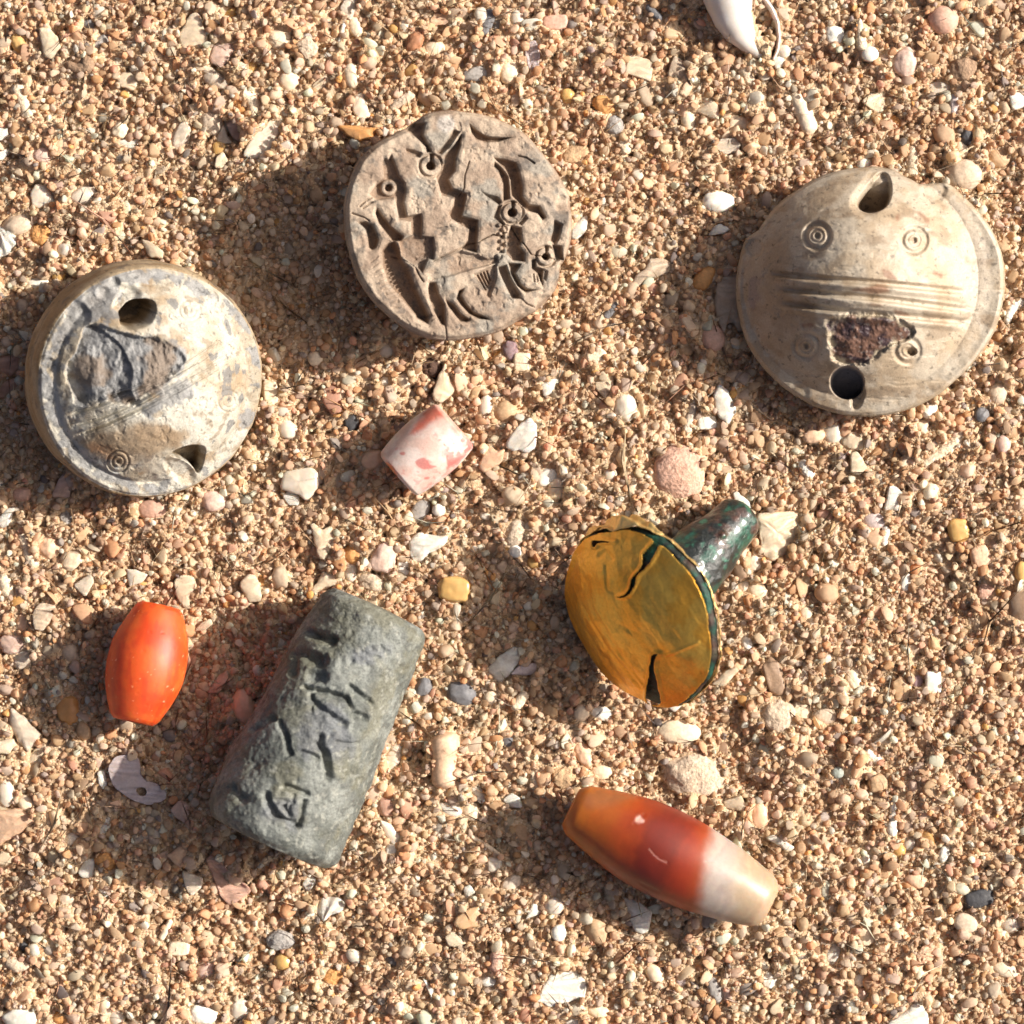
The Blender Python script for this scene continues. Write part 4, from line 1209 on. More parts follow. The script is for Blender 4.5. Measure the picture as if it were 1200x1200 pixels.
def stick(pts, colour, label, name="coral_fragment", lumps=0.15, mat=None, lift=0.0, ends=0.6):
    """a bent rod through (x, y, radius) px"""
    p = np.asarray(pts, float)
    L = np.r_[0, np.cumsum(np.hypot(*(p[1:, :2] - p[:-1, :2]).T))]
    t = np.linspace(0, L[-1], 34)
    cx, cy, r = np.interp(t, L, p[:, 0]), np.interp(t, L, p[:, 1]), np.interp(t, L, p[:, 2]) * S
    ker = np.array([0.25, 0.5, 0.25])
    for _ in range(3):
        for arr in (cx, cy):
            arr[1:-1] = np.convolve(arr, ker, 'valid')
    d = np.gradient(np.c_[cx, cy], axis=0)
    d /= np.linalg.norm(d, axis=1)[:, None] + 1e-9
    side = np.c_[-d[:, 1], d[:, 0]]
    poly = [tuple(q) for q in np.c_[cx, cy] + side * (r / S)[:, None]] + [tuple(q) for q in (np.c_[cx, cy] - side * (r / S)[:, None])[::-1]]
    z0 = settle(px_to_mm(poly), lift, float(r.max()) * 1.2, 0.2)
    C = np.array([W(a, b) for a, b in zip(cx, cy)])
    C[:, 2] = z0 + r.max() * 0.55
    cap = np.minimum(t, L[-1] - t) * S
    r = r * np.sqrt(np.clip(cap / (ends * r.max() + 1e-6), 0.02, 1))
    D = np.gradient(C, axis=0)
    D /= np.linalg.norm(D, axis=1)[:, None] + 1e-9
    A = np.cross(D, [0, 0, 1.0])
    A /= np.linalg.norm(A, axis=1)[:, None] + 1e-9
    B = np.cross(A, D)
    th = np.linspace(0, 2 * np.pi, 20, endpoint=False)
    V = (C[:, None] + (A[:, None] * np.cos(th)[None, :, None] + B[:, None] * np.sin(th)[None, :, None]) * r[:, None, None]).reshape(-1, 3)
    ctr = np.repeat(C, 20, 0)
    V = ctr + (V - ctr) * (1 + lumps * 2 * (fbm(V, 1.2, 3, int(rng.integers(1e6))) - 0.5))[:, None]
    F = grid_faces(34, 20) + [tuple(range(20)), tuple(33 * 20 + i for i in range(20))]
    return finish(make_mesh(name, V, F, mat or MAT_ROCK, None, None, C.mean(0)), name, colour, label)

T = lambda bx, by, p: tile(bx, by, 0.25, p)

# whole white sea snail at the top edge
axis = np.array([(848, -28, 30), (851, -12, 32), (854, 4, 28), (858, 20, 23.5), (866, 36, 19), (877, 50, 12), (889, 60, 7.5), (899, 66, 4.5), (908, 71, 1.2)], float)
sn_z = settle(px_to_mm([(820, -40), (880, -40), (880, 10), (895, 45), (912, 72), (895, 68), (862, 48), (836, 25)]), 0, 2.6)
snail = thing("snail_shell", np.array([*W(862, 20)[:2], sn_z]), "glossy white whole sea snail shell lying at the top edge", "shell", "small whole shells on the sand")
L = np.r_[0, np.cumsum(np.hypot(*(axis[1:, :2] - axis[:-1, :2]).T))]
t = np.linspace(0, L[-1], 80)
C = np.array([W(np.interp(q, L, axis[:, 0]), np.interp(q, L, axis[:, 1])) for q in t])
r = np.interp(t, L, axis[:, 2]) * S
for _ in range(12):
    r[1:-1] = 0.25 * r[:-2] + 0.5 * r[1:-1] + 0.25 * r[2:]
C[:, 2] = sn_z + r * 0.75
D = np.gradient(C, axis=0)
D /= np.linalg.norm(D, axis=1)[:, None]
A = np.cross(D, [0, 0, 1.0])
A /= np.linalg.norm(A, axis=1)[:, None]
B = np.cross(A, D)
th = np.linspace(0, 2 * np.pi, 64, endpoint=False)
V = (C[:, None] + (A[:, None] * np.cos(th)[None, :, None] + B[:, None] * np.sin(th)[None, :, None]) * r[:, None, None]).reshape(-1, 3)
sb = make_mesh("whorl", V, grid_faces(80, 64) + [tuple(range(64)), tuple(79 * 64 + i for i in range(64))], MAT_PORCELAIN, None, snail, np.array([*W(862, 20)[:2], sn_z]))
sb.color = (0.68, 0.64, 0.60, 1)
lip = np.array([(878, -14, 4), (893, -4, 4.2), (904, 10, 4), (911, 26, 3.6), (913, 44, 3.0), (911, 60, 2.6), (906, 70, 2.0)], float)
L = np.r_[0, np.cumsum(np.hypot(*(lip[1:, :2] - lip[:-1, :2]).T))]
t = np.linspace(0, L[-1], 60)
C = np.array([W(np.interp(q, L, lip[:, 0]), np.interp(q, L, lip[:, 1])) for q in t])
for _ in range(6):
    C[1:-1] = 0.25 * C[:-2] + 0.5 * C[1:-1] + 0.25 * C[2:]
r = np.interp(t, L, lip[:, 2]) * S
C[:, 2] = sn_z + 0.9
D = np.gradient(C, axis=0)
D /= np.linalg.norm(D, axis=1)[:, None]
A = np.cross(D, [0, 0, 1.0])
A /= np.linalg.norm(A, axis=1)[:, None]
B = np.cross(A, D)
th = np.linspace(0, 2 * np.pi, 20, endpoint=False)
V = (C[:, None] + (A[:, None] * np.cos(th)[None, :, None] * 0.8 + B[:, None] * np.sin(th)[None, :, None] * 2.2) * r[:, None, None]).reshape(-1, 3)
sb = make_mesh("outer_lip", V, grid_faces(60, 20) + [tuple(range(20)), tuple(59 * 20 + i for i in range(20))], MAT_PORCELAIN, None, snail, np.array([*W(862, 20)[:2], sn_z]))
sb.color = (0.66, 0.60, 0.55, 1)

# flat shell with a hole, in the cylinder seal's shadow
op = smooth_outline(px_to_mm(T(0, 900, [(505, 0), (530, 85), (620, 150), (700, 175), (775, 150), (780, 110), (740, 75), (670, 50), (660, 0), (650, -45), (600, -62), (540, -55)])), 70, 0.6)
hp = smooth_outline(px_to_mm(T(0, 900, [(636, 105), (650, 88), (680, 90), (692, 110), (680, 132), (650, 130)])), 24, 0.8)
pz = settle([tuple(q) for q in op], 0.05, 0.8)
bm = bmesh.new()
edges = []
for loop in (op, hp):
    vs = [bm.verts.new((q[0] * MM, q[1] * MM, 0)) for q in loop]
    edges += [bm.edges.new((vs[i], vs[(i + 1) % len(vs)])) for i in range(len(vs))]
bmesh.ops.triangle_fill(bm, edges=edges, use_beauty=True)
bmesh.ops.subdivide_edges(bm, edges=bm.edges[:], cuts=1)
res = bmesh.ops.extrude_face_region(bm, geom=bm.faces[:])
for v_ in [g for g in res["geom"] if isinstance(g, bmesh.types.BMVert)]:
    v_.co.z += 0.7 * MM
cpx = op.mean(0)
for v_ in bm.verts:
    x_, y_ = v_.co.x / MM, v_.co.y / MM
    bulge = 0.6 * (1 - ((x_ - cpx[0]) ** 2 + (y_ - cpx[1]) ** 2) / 16.0)
    v_.co = Vector(((x_ - cpx[0]) * MM, (y_ - cpx[1]) * MM, v_.co.z + bulge * MM))
bmesh.ops.recalc_face_normals(bm, faces=bm.faces)
me = bpy.data.meshes.new("shell_fragment")
bm.to_mesh(me)
bm.free()
me.materials.append(MAT_SHELL)
ob = bpy.data.objects.new("shell_fragment", me)
ob.location = (cpx[0] * MM, cpx[1] * MM, pz * MM)
COL.objects.link(ob)
bv = ob.modifiers.new("soft_edge", 'BEVEL')
bv.width = 0.12 * MM
bv.segments = 2
finish(ob, "shell_fragment", "violet", "pinkish grey shell pierced by a round hole in the cylinder seal's shadow")

# --- top left corner and along the top edge
pebble(21, 51, 14, 8, -55, "amber", "amber orange pebble at the upper corner beside a cream chip", lumps=0.15)
chip(T(0, 0, [(175, 130), (230, 126), (272, 180), (286, 230), (240, 278), (205, 268)]), "cream", "cream four sided shell chip next to the amber pebble", thick=1.0)
stick([(18, 96, 11), (24, 112, 9), (30, 128, 9), (38, 139, 11)], "cream", "cream bone shaped coral piece near the upper corner")
stick([(76, 74, 5), (90, 80, 6), (101, 78, 9), (105, 65, 9)], "brown", "brown hooked coral stub below the grey stick", mat=MAT_ROCK)
stick([(101, 54, 6.5), (113, 50, 7.5), (127, 42, 6.5)], "grey", "short grey stick near the brown coral stub", name="twig")
pebble(101, 27, 9, 7, -40, "slate", "dark slate pebble above the short grey stick", lumps=0.2)
chip(T(0, 0, [(888, 62), (915, 52), (940, 66), (978, 190), (940, 232), (880, 212), (845, 224), (828, 170)]), "cream", "large cream bell shaped shell chip near the top edge", thick=1.0, bend=0.2)
chip(T(0, 0, [(1000, 200), (1080, 185), (1096, 235), (1040, 322), (975, 285)]), "rose", "dull rose flake beside the cream bell shaped chip", thick=0.8)
pebble(270, 14, 9, 8, 0, "amber", "small honey amber pebble near the top edge beside pale grains", lumps=0.15, mat=MAT_QUARTZ)
pebble(294, 77, 7, 7, 0, "amber", "round orange amber grain between two pale chips", lumps=0.1, mat=MAT_QUARTZ)
chip(T(0, 0, [(545, 370), (570, 335), (620, 330), (655, 375), (620, 425), (585, 410), (560, 405)]), "cream", "rounded ivory shell disc with a nicked edge", thick=0.9, bend=0.5)
chip(T(0, 0, [(938, 310), (990, 308), (1075, 378), (1050, 425), (990, 408), (950, 380)]), "pale", "pale curved shell piece holding sand below the rose flake", thick=0.9, bend=0.7)
stick([(274, 114, 7), (284, 128, 7), (290, 146, 6)], "orange", "orange side of a broken coral beside a butterfly shell", lumps=0.3)
stick([(281, 108, 7), (292, 112, 8), (298, 122, 8), (296, 142, 7)], "cream", "cream knobbly broken coral touching the orange one", lumps=0.35)
pebble(246, 141, 13, 18, 15, "beige", "beige gritty oval pebble beside the butterfly shell", lumps=0.25, mat=MAT_ROCK)
chip(T(0, 0, [(1008, 655), (1045, 572), (1065, 640), (1090, 668), (1050, 672)]), "pale", "pale wing of a butterfly shaped shell half")
chip(T(0, 0, [(1055, 575), (1100, 550), (1138, 612), (1120, 668), (1085, 640)]), "rose", "rosy wing of a butterfly shaped shell half")
pebble(212, 158, 11, 20, -28, "pale", "pale pointed spiral snail shell above the carved seal's shadow", name="snail_shell", lumps=0.3, mat=MAT_SHELL)
chip(T(0, 0, [(545, 655), (600, 648), (652, 650), (640, 685), (600, 697), (560, 682)]), "white", "white half moon shell rim under cream grains", thick=0.7)
pebble(140, 152, 9, 11, -30, "cream", "cream knob of coral above the white half moon shell", lumps=0.3)
pebble(256, 173, 8, 9, 10, "amber", "pale yellow grain under the butterfly shell", lumps=0.12, mat=MAT_QUARTZ, box=0.4)
chip(T(0, 0, [(1010, 740), (1045, 708), (1070, 750), (1040, 790), (1005, 785)]), "cream", "small cream flake under the pale yellow grain", thick=0.8)
chip(T(0, 0, [(135, 905), (158, 855), (218, 868), (256, 940), (180, 980), (145, 960)]), "quartz", "translucent fan shaped flake near the upper edge of the sand at the side", mat=MAT_QUARTZ, thick=0.8)
pebble(97, 228, 17, 12, 15, "pale", "pale lumpy pebble next to the translucent fan flake", lumps=0.35)
chip(T(0, 0, [(-20, 1055), (20, 1048), (52, 1080), (80, 1130), (40, 1190), (-20, 1210)]), "white", "white ribbed shell cut by the picture's edge above the grey patched seal", ribs=16, thick=0.9, bend=0.5)
pebble(46, 276, 13, 15, 30, "orange", "tan orange porous coral lump near the ribbed shell", name="coral_fragment", lumps=0.5, mat=MAT_ROCK)
pebble(20, 262, 19, 14, 20, "beige", "beige pebble half covered behind the ribbed shell", lumps=0.25)
chip(T(0, 0, [(658, 1118), (700, 1128), (772, 1180), (765, 1215), (695, 1205)]), "cream", "cream cone tip just above the grey patched seal", thick=1.3)
chip(T(0, 0, [(-15, 595), (35, 598), (45, 620), (10, 655), (-15, 660)]), "white", "white chip at the picture's edge, upper of two", thick=1.0)
chip(T(0, 0, [(-15, 690), (48, 695), (10, 748), (-15, 750)]), "white", "white chip at the picture's edge, lower of two", thick=1.0)
pebble(49, 182, 12, 10, 10, "rose", "dull pink grey pebble among tan sand near the edge", lumps=0.25)
pebble(73, 171, 9, 9, 30, "peach", "peach blocky pebble above the dull pink grey one", box=0.5)
chip([(283, 183), (300, 150), (316, 140), (332, 136), (326, 160), (312, 183), (298, 188)], "quartz", "large translucent white shell blade near the carved seal", thick=0.7, mat=MAT_QUARTZ, bend=0.15)
pebble(326, 44, 14, 13, 0, "cream", "cream round knob with a dark pore near the top", lumps=0.2)
chip([(397, 8), (404, -6), (423, -6), (416, 12), (410, 23), (403, 18)], "quartz", "white shell shard cut off by the top edge", thick=0.7)
stick([(404, 19, 2.6), (400, 38, 3.4), (395, 56, 2.4)], "white", "thin white sliver standing beside a grey stump", mat=MAT_SHELL)
pebble(359, 47, 8, 12, 10, "grey", "grey stump of coral beside the thin white sliver", name="coral_fragment", lumps=0.2, mat=MAT_ROCK)
stick([(366, 14, 7), (362, 26, 6), (357, 38, 8)], "peach", "peach coloured coral twig above the beige pyramid", lumps=0.3)
pebble(359, 55, 12, 11, 40, "beige", "beige ridged pyramid pebble below the peach coral twig", lumps=0.3, mat=MAT_ROCK, box=0.4)
pebble(338, 94, 14, 12, -20, "cream", "cream rounded pebble above the translucent white blade", lumps=0.15, mat=MAT_QUARTZ)
chip(T(300, 0, [(255, 400), (300, 360), (345, 336), (352, 370), (300, 432), (285, 428)]), "cream", "cream wing shaped flake beside the cream rounded pebble")
pebble(416, 30, 8, 13, 20, "cream", "ivory oval pebble under the shard cut off by the top edge", lumps=0.12)
pebble(412, 88, 9, 14, 5, "cream", "ivory upright pebble above the pale square flake", lumps=0.15)
chip(T(300, 0, [(375, 590), (440, 585), (520, 598), (585, 598), (545, 655), (480, 668), (410, 625)]), "orange", "orange tan shell strip touching the carved seal's upper edge", thick=1.4, bend=0.5)
stick([(449, 132, 6), (458, 138, 6), (462, 124, 7), (474, 116, 8), (486, 110, 6)], "beige", "beige curled coral above the carved seal", lumps=0.2)
chip(T(300, 0, [(455, 450), (498, 425), (520, 480), (537, 545), (485, 562), (450, 520)]), "pale", "pale square translucent flake above the orange tan strip", mat=MAT_QUARTZ)
stick([(441, 117, 3), (441, 130, 3), (440, 143, 2)], "peach", "thin peach spine beside the pale square flake")
stick([(577, 8, 7), (571, 24, 7.5), (565, 42, 7)], "slate", "dark grey ribbed cylinder stub at the top edge", name="twig", mat=MAT_ROCK)
pebble(583, 25, 5, 11, -10, "grey", "light grey stub leaning on the dark ribbed cylinder", name="twig", lumps=0.15)
chip(T(300, 0, [(810, 90), (840, 55), (890, 60), (918, 85), (890, 110), (830, 115)]), "peach", "peach cup shaped shell near the dark ribbed cylinder", bend=-0.5, thick=0.8)
pebble(509, 55, 13, 9, 10, "cream", "ivory oval pebble under the peach cup shell", lumps=0.15)
pebble(558, 86, 14, 8, 10, "grey", "grey speckled pebble between cream grains above the carved seal", lumps=0.3)
pebble(597, 84, 12, 14, 0, "cream", "cream pebble above the carved seal's top, paler than its neighbours", lumps=0.2)
pebble(486, 47, 14, 9, 60, "rust", "rusty brown pebble near the peach cup shell", lumps=0.3)
# --- top middle and top right
chip(T(600, 0, [(58, 232), (85, 192), (112, 185), (132, 250), (125, 322), (80, 328)]), "violet", "violet white shell piece near the pinkish angular stone", bend=-0.3, thick=0.8)
pebble(651, 25, 17, 10, 5, "pink", "pinkish brown angular stone near the top edge", lumps=0.25, box=0.5)
pebble(606, 20, 8, 10, 0, "quartz", "glassy pale round pebble beside the pinkish angular stone", mat=MAT_QUARTZ, lumps=0.1)
chip(T(600, 0, [(545, 245), (667, 280), (652, 382), (525, 338)]), "cream", "cream square shell tile with straight sides", thick=1.1, bend=0.15, soft=0.2, rough=0.02)
chip(T(600, 0, [(762, 250), (800, 275), (826, 312), (800, 372), (730, 352), (745, 290)]), "beige", "beige five sided flake beside the cream square tile", soft=0.3)
pebble(720, 146, 12, 13, 0, "grey", "round grey pebble in tan sand", lumps=0.2, mat=MAT_ROCK)
chip(T(600, 0, [(905, 440), (940, 462), (972, 500), (970, 562), (915, 545), (858, 520)]), "cream", "ivory triangular shell flake with a sharp tip", thick=0.7, soft=0.15)
pebble(867, 143, 12, 9, -10, "cream", "cream boxy pebble under the ivory triangular flake", lumps=0.12, box=0.5)
pebble(807, 139, 9, 12, 10, "cream", "cream oblong pebble beside the ivory triangular flake", lumps=0.15)
pebble(843, 235, 20, 13, 0, "white", "white glossy oblong pebble above the ringed seal's shadow", lumps=0.2, mat=MAT_QUARTZ)
chip(T(600, 0, [(920, 1100), (945, 1058), (975, 1042), (1030, 1068), (1000, 1092)]), "white", "white curved chip just under the white glossy pebble", thick=0.8)
chip(T(600, 0, [(950, 690), (980, 645), (1040, 640), (1078, 670), (1060, 710), (1000, 722)]), "pale", "pale oval shell cup holding a pebble", bend=-0.3)
stick([(758, 4, 4.5), (767, 14, 5), (776, 22, 4)], "slate", "dark slate sliver near the top edge", name="twig")
stick([(870, 76, 8), (876, 88, 7.5), (884, 100, 7)], "cream", "cream coral stub under the white snail shell", lumps=0.25)
pebble(665, 110, 9, 9, 0, "amber", "bright amber grain in tan sand", lumps=0.2, mat=MAT_QUARTZ)
pebble(709, 122, 12, 15, 50, "orange", "orange brown pebble beside the round grey pebble", lumps=0.3)
stick([(728, 158, 4), (732, 170, 7), (735, 180, 8)], "cream", "cream cone shaped coral under the round grey pebble")
pebble(674, 180, 17, 11, 20, "tan", "tan gritty pebble beside the carved seal", lumps=0.3, mat=MAT_ROCK)
chip([(670, 266), (680, 256), (689, 250), (688, 270), (676, 281), (669, 279)], "white", "white flag shaped flake beside the carved seal", thick=0.8)
pebble(1106, 23, 19, 17.5, 0, "pink", "smooth round pink pebble at the top edge", lumps=0.08, flat=0.8)
pebble(979, 41, 12, 12, 0, "white", "white tooth shaped pebble near the snail shell", lumps=0.25, box=0.3)
stick([(1007, 22, 2.5), (1008, 40, 5.5), (1010, 60, 7)], "cream", "cream spike shaped coral standing near the top edge")
stick([(1013, 8, 1.6), (1012, 24, 1.8), (1013, 38, 1.6)], "peach", "fine peach bristle beside the cream spike", name="twig")
pebble(1061, 72, 16, 18, 0, "rose", "rosy heart shaped pebble below the round pink one", lumps=0.28, flat=0.8)
pebble(1129, 80, 15, 17, 20, "brown", "light brown rough lump below the round pink pebble", lumps=0.4, mat=MAT_ROCK)
stick([(924, 106, 5), (934, 113, 9), (941, 128, 12), (948, 146, 11), (949, 158, 9)], "cream", "cream streaked horn shaped coral above the ringed seal", lumps=0.12, mat=MAT_PEBBLE)
chip(T(900, 0, [(440, 470), (490, 430), (550, 425), (552, 500), (540, 540), (470, 500)]), "cream", "cream flat flake sunk in sand above the ringed seal")
stick([(1040, 140, 4), (1050, 138, 5), (1058, 145, 4.5), (1056, 152, 3.5)], "orange", "orange curled shell bit above the ringed seal")
chip(T(900, 0, [(18, 290), (50, 230), (68, 230), (82, 300), (40, 332)]), "white", "small bluish white flake under the snail shell's tip", thick=0.8)
pebble(919, 60, 8, 8, 0, "quartz", "glassy grain in the mouth of the snail shell", mat=MAT_QUARTZ, lumps=0.1)
pebble(1019, 64, 10, 9, 0, "white", "pearly round grain at the foot of the cream spike", mat=MAT_QUARTZ, lumps=0.1)
stick([(1072, 168, 7), (1071, 188, 9), (1069, 209, 8)], "cream", "cream hollow tube touching the ringed seal's top edge", lumps=0.12)
pebble(1131, 206, 21, 19, 20, "beige", "big beige grey pebble beside the ringed seal", lumps=0.2, mat=MAT_PEBBLE)
pebble(1172, 185, 16, 12, -15, "tan", "tan flat pebble near the side edge by the big beige one", lumps=0.2)
stick([(1119, 108, 6), (1119, 122, 6.5), (1118, 136, 6)], "lavender", "lavender grey bumpy stick near the side edge", lumps=0.25)
pebble(1134, 160, 8, 9, 20, "black", "black shiny grain near the lavender stick", lumps=0.3)
chip(T(900, 0, [(1130, 440), (1180, 425), (1210, 450), (1205, 500), (1150, 515)]), "white", "white cupped shell at the side edge", bend=0.6)
pebble(1104, 102, 15, 9, 5, "quartz", "translucent grey flake beside the rough brown lump", mat=MAT_QUARTZ, flat=0.4)
pebble(1014, 192, 9, 8, 0, "white", "white round grain resting on the ringed seal's upper rim", lumps=0.1, mat=MAT_QUARTZ)
pebble(1128, 175, 8, 11, 20, "cream", "cream egg shaped grain above the big beige pebble", lumps=0.12)
# --- left of and below the grey patched seal
pebble(43, 331, 13, 8, 5, "white", "white oval pebble beside the grey patched seal's upper rim", lumps=0.15)
pebble(67, 323, 8, 6, 0, "amber", "amber grain beside the white oval pebble", mat=MAT_QUARTZ, lumps=0.1)
chip(T(0, 300, [(-20, 470), (95, 455), (92, 520), (40, 565), (-20, 545)]), "pink", "pinkish flake shaded by the grey patched seal, upper of two")
chip(T(0, 300, [(-20, 600), (90, 558), (80, 630), (20, 672), (-20, 668)]), "pink", "pinkish flake shaded by the grey patched seal, lower of two")
chip(T(0, 300, [(235, 1130), (262, 1060), (295, 1015), (335, 1065), (320, 1140)]), "rose", "rosy flake in shade under the grey patched seal")
chip([(0, 604), (8, 596), (18, 594), (10, 615), (0, 620), (-5, 612)], "white", "white flake half in the grey patched seal's shadow", thick=0.8)
stick([(8, 615, 4), (20, 608, 5), (29, 603, 4)], "cream", "cream rod beside the white flake below the grey patched seal")
pebble(25, 580, 12, 10, 0, "pink", "dusky pink pebble in the grey patched seal's shadow", lumps=0.25)
pebble(178, 597, 19, 12, 0, "pink", "salmon pink pebble at the grey patched seal's lower edge", lumps=0.15)
pebble(250, 588, 15, 14, 0, "rose", "rosy wrinkled pebble just below the grey patched seal", lumps=0.28)
pebble(76, 606, 9, 9, 0, "grey", "grey crumbly grain on the shadow's border", lumps=0.5, mat=MAT_ROCK)
pebble(317, 461, 9, 16, 5, "cream", "yellowish cream chip at the grey patched seal's side", box=0.4)
# --- between the carved seal and the pink bead
chip(T(300, 300, [(448, 552), (455, 490), (510, 458), (532, 498), (490, 530)]), "peach", "peach angular flake between carved seal and pink bead")
pebble(412, 495, 9, 9, 30, "black", "charcoal pebble near the pink bead", lumps=0.25, box=0.4)
pebble(451, 449, 7, 11, -10, "white", "white oblong pebble above the pink bead", lumps=0.12)
pebble(473, 446, 9, 11, 30, "cream", "cream egg shaped pebble above the pink bead", lumps=0.12)
pebble(369, 420, 9, 9, 0, "cream", "cream round pebble below the carved seal's shadow", lumps=0.12)
pebble(336, 503, 12, 12, -30, "quartz", "pale round quartz pebble at the grey patched seal's side", mat=MAT_QUARTZ, lumps=0.12)
chip(T(300, 300, [(825, 640), (850, 570), (885, 490), (900, 560), (942, 610), (920, 650), (870, 690), (830, 680)]), "cream", "cream branching coral flake touching the pink bead", name="coral_fragment", thick=1.1)
pebble(505, 431, 12, 12, 20, "darkbrown", "dark rust brown crumb under the carved seal", lumps=0.7, mat=MAT_ROCK)
pebble(598, 410, 10, 13, 10, "purple", "purple tinged shell grain below the carved seal", mat=MAT_SHELL)
pebble(452, 411, 11, 9, 0, "quartz", "glassy pebble at the border of the carved seal's shadow", mat=MAT_QUARTZ, lumps=0.12)
chip(T(300, 300, [(105, 1090), (130, 1010), (205, 985), (290, 1000), (298, 1080), (240, 1150), (200, 1120)]), "quartz", "large pale quartz flake on the border of the pink bead's shadow", thick=1.1, mat=MAT_QUARTZ)
chip(T(300, 300, [(118, 1125), (150, 1098), (200, 1125), (200, 1170), (150, 1170)]), "white", "bright white chip under the large pale quartz flake", thick=1.0)
pebble(436, 538, 15, 13, 30, "peach", "peach translucent pebble touching the pink bead", mat=MAT_QUARTZ, lumps=0.2)
chip(T(300, 300, [(1038, 990), (1065, 930), (1092, 880), (1130, 915), (1170, 900), (1150, 970), (1070, 1018)]), "peach", "peach ragged coral flake beside the pink bead", name="coral_fragment", thick=1.0)
pebble(593, 482, 14, 13, 10, "tan", "smooth tan brown pebble near the white bone shaped shell", lumps=0.1)
pebble(492, 599, 10, 15, -35, "grey", "grey leaf shaped pebble below the pink bead", lumps=0.15, flat=0.5)
pebble(514, 598, 8, 8, 0, "white", "white round pebble below the pink bead", lumps=0.1)
pebble(569, 475, 8, 13, -10, "quartz", "clear upright quartz pebble beside the pink bead", mat=MAT_QUARTZ, lumps=0.1)
chip([(592, 522), (598, 510), (610, 495), (620, 489), (630, 497), (628, 525), (618, 532), (608, 528), (600, 530)], "white", "white bone shaped shell piece near the pink bead", thick=1.1, bend=0.3)
# --- middle, under the carved seal and ringed seal
stick([(708, 373, 5), (717, 362, 5.2), (725, 353, 5)], "slate", "slate grey rod between carved seal and ringed seal", name="twig")
pebble(612, 424, 11, 12, 0, "cream", "cream blocky pebble below the carved seal", box=0.6, lumps=0.12)
chip(T(600, 300, [(132, 600), (180, 570), (222, 556), (232, 580), (185, 645), (150, 662)]), "white", "white curled shell chip, its lip catching the sun", bend=0.8)
chip(T(600, 300, [(382, 562), (430, 575), (472, 553), (478, 605), (438, 672), (392, 622)]), "cream", "ivory tooth shaped flake between pink bead and ringed seal", soft=0.3)
stick([(684, 420, 8), (697, 418, 8.5), (711, 414, 7.5)], "cream", "cream hollow coral tube lying sideways", lumps=0.2)
pebble(732, 477, 13, 17, 10, "quartz", "grey sparkling quartz pebble", lumps=0.25, mat=MAT_QUARTZ)
chip(T(600, 300, [(942, 655), (968, 595), (1010, 618), (1058, 722), (1012, 798), (962, 745)]), "white", "large white leaf shaped shell below the ringed seal's shadow", thick=1.1)
pebble(829, 495, 12, 9, 5, "white", "white boxy pebble beside the large leaf shaped shell", box=0.55, lumps=0.12)
stick([(816, 452, 5), (814, 474, 6), (809, 490, 7), (804, 508, 6)], "pale", "pale bent coral twig beside the white boxy pebble", lumps=0.3)
stick([(777, 491, 6), (780, 503, 6), (773, 514, 7), (772, 522, 6)], "peach", "peach bent bone shaped coral above the sandstone lump", lumps=0.15)
pebble(796, 556, 31, 31, 0, "pink", "large rough pink sandstone lump above the gold stud", name="stone", lumps=0.22, mat=MAT_ROCK, flat=0.6, sub=5)
chip([(740, 332), (745, 322), (757, 312), (762, 301), (776, 302), (788, 306), (785, 319), (758, 328), (747, 336)], "beige", "beige hooked shell strip reaching into the ringed seal's shadow", bend=0.4)
chip([(837, 352), (842, 330), (852, 320), (872, 318), (876, 385), (866, 390), (858, 377), (852, 379), (848, 392), (841, 376)], "beige", "beige jaw shaped shell sticking out under the ringed seal", thick=1.0, soft=0.3)
pebble(836, 396, 15, 17, 20, "pink", "pinkish pebble in the ringed seal's shadow below the jaw shell", lumps=0.15)
pebble(826, 326, 16, 11, 50, "orange", "orange brown pebble in the ringed seal's shadow", lumps=0.2)
pebble(804, 409, 10, 8, 0, "tan", "small tan round pebble in the ringed seal's shadow", lumps=0.1)
pebble(652, 573, 11, 16, -25, "cream", "yellowish oblong pebble near the gold stud", lumps=0.12, mat=MAT_QUARTZ)
pebble(641, 559, 15, 10, 30, "white", "white flaky lump stained rust near the yellowish pebble", lumps=0.4)
chip(T(600, 300, [(1033, 1112), (1055, 1100), (1115, 1150), (1125, 1185), (1062, 1182)]), "white", "white wedge beside the stud's green shank tip", thick=1.0)
stick([(746, 556, 8), (742, 568, 8), (741, 584, 10)], "cream", "cream peanut shaped coral above the gold stud", lumps=0.15)
pebble(715, 556, 8, 8, 0, "quartz", "round glassy grain above the gold stud", lumps=0.08, mat=MAT_QUARTZ)
# --- below the ringed seal
pebble(1000, 517, 15, 12, 0, "cream", "cream limpet with a small hole below the ringed seal", name="snail_shell", lumps=0.3, mat=MAT_SHELL)
pebble(977, 508, 13, 14, 0, "quartz", "glassy greenish grey pebble beside the cream limpet", lumps=0.12, mat=MAT_QUARTZ)
pebble(954, 511, 13, 9, 5, "peach", "peach pebble at the ringed seal's lower shadow", lumps=0.2)
chip(T(900, 300, [(383, 920), (420, 918), (468, 990), (432, 1028), (384, 1015)]), "cream", "ivory wedge flake below the cream limpet", soft=0.3)
stick([(938, 540, 7), (946, 550, 7.5), (953, 561, 6)], "white", "white pitted coral bit near the green shank", lumps=0.35)
chip(T(900, 300, [(570, 1078), (600, 1078), (637, 1112), (612, 1195), (545, 1192)]), "white", "bright white shard below the orange fibre", thick=0.8, soft=0.25)
stick([(1060, 497, 1.3), (1057, 510, 1.4), (1051, 525, 1.4), (1046, 542, 1.3), (1046, 558, 1.1)], "orange", "thin orange fibre below the ringed seal", name="twig", mat=MAT_FIBRE, lift=0.5)
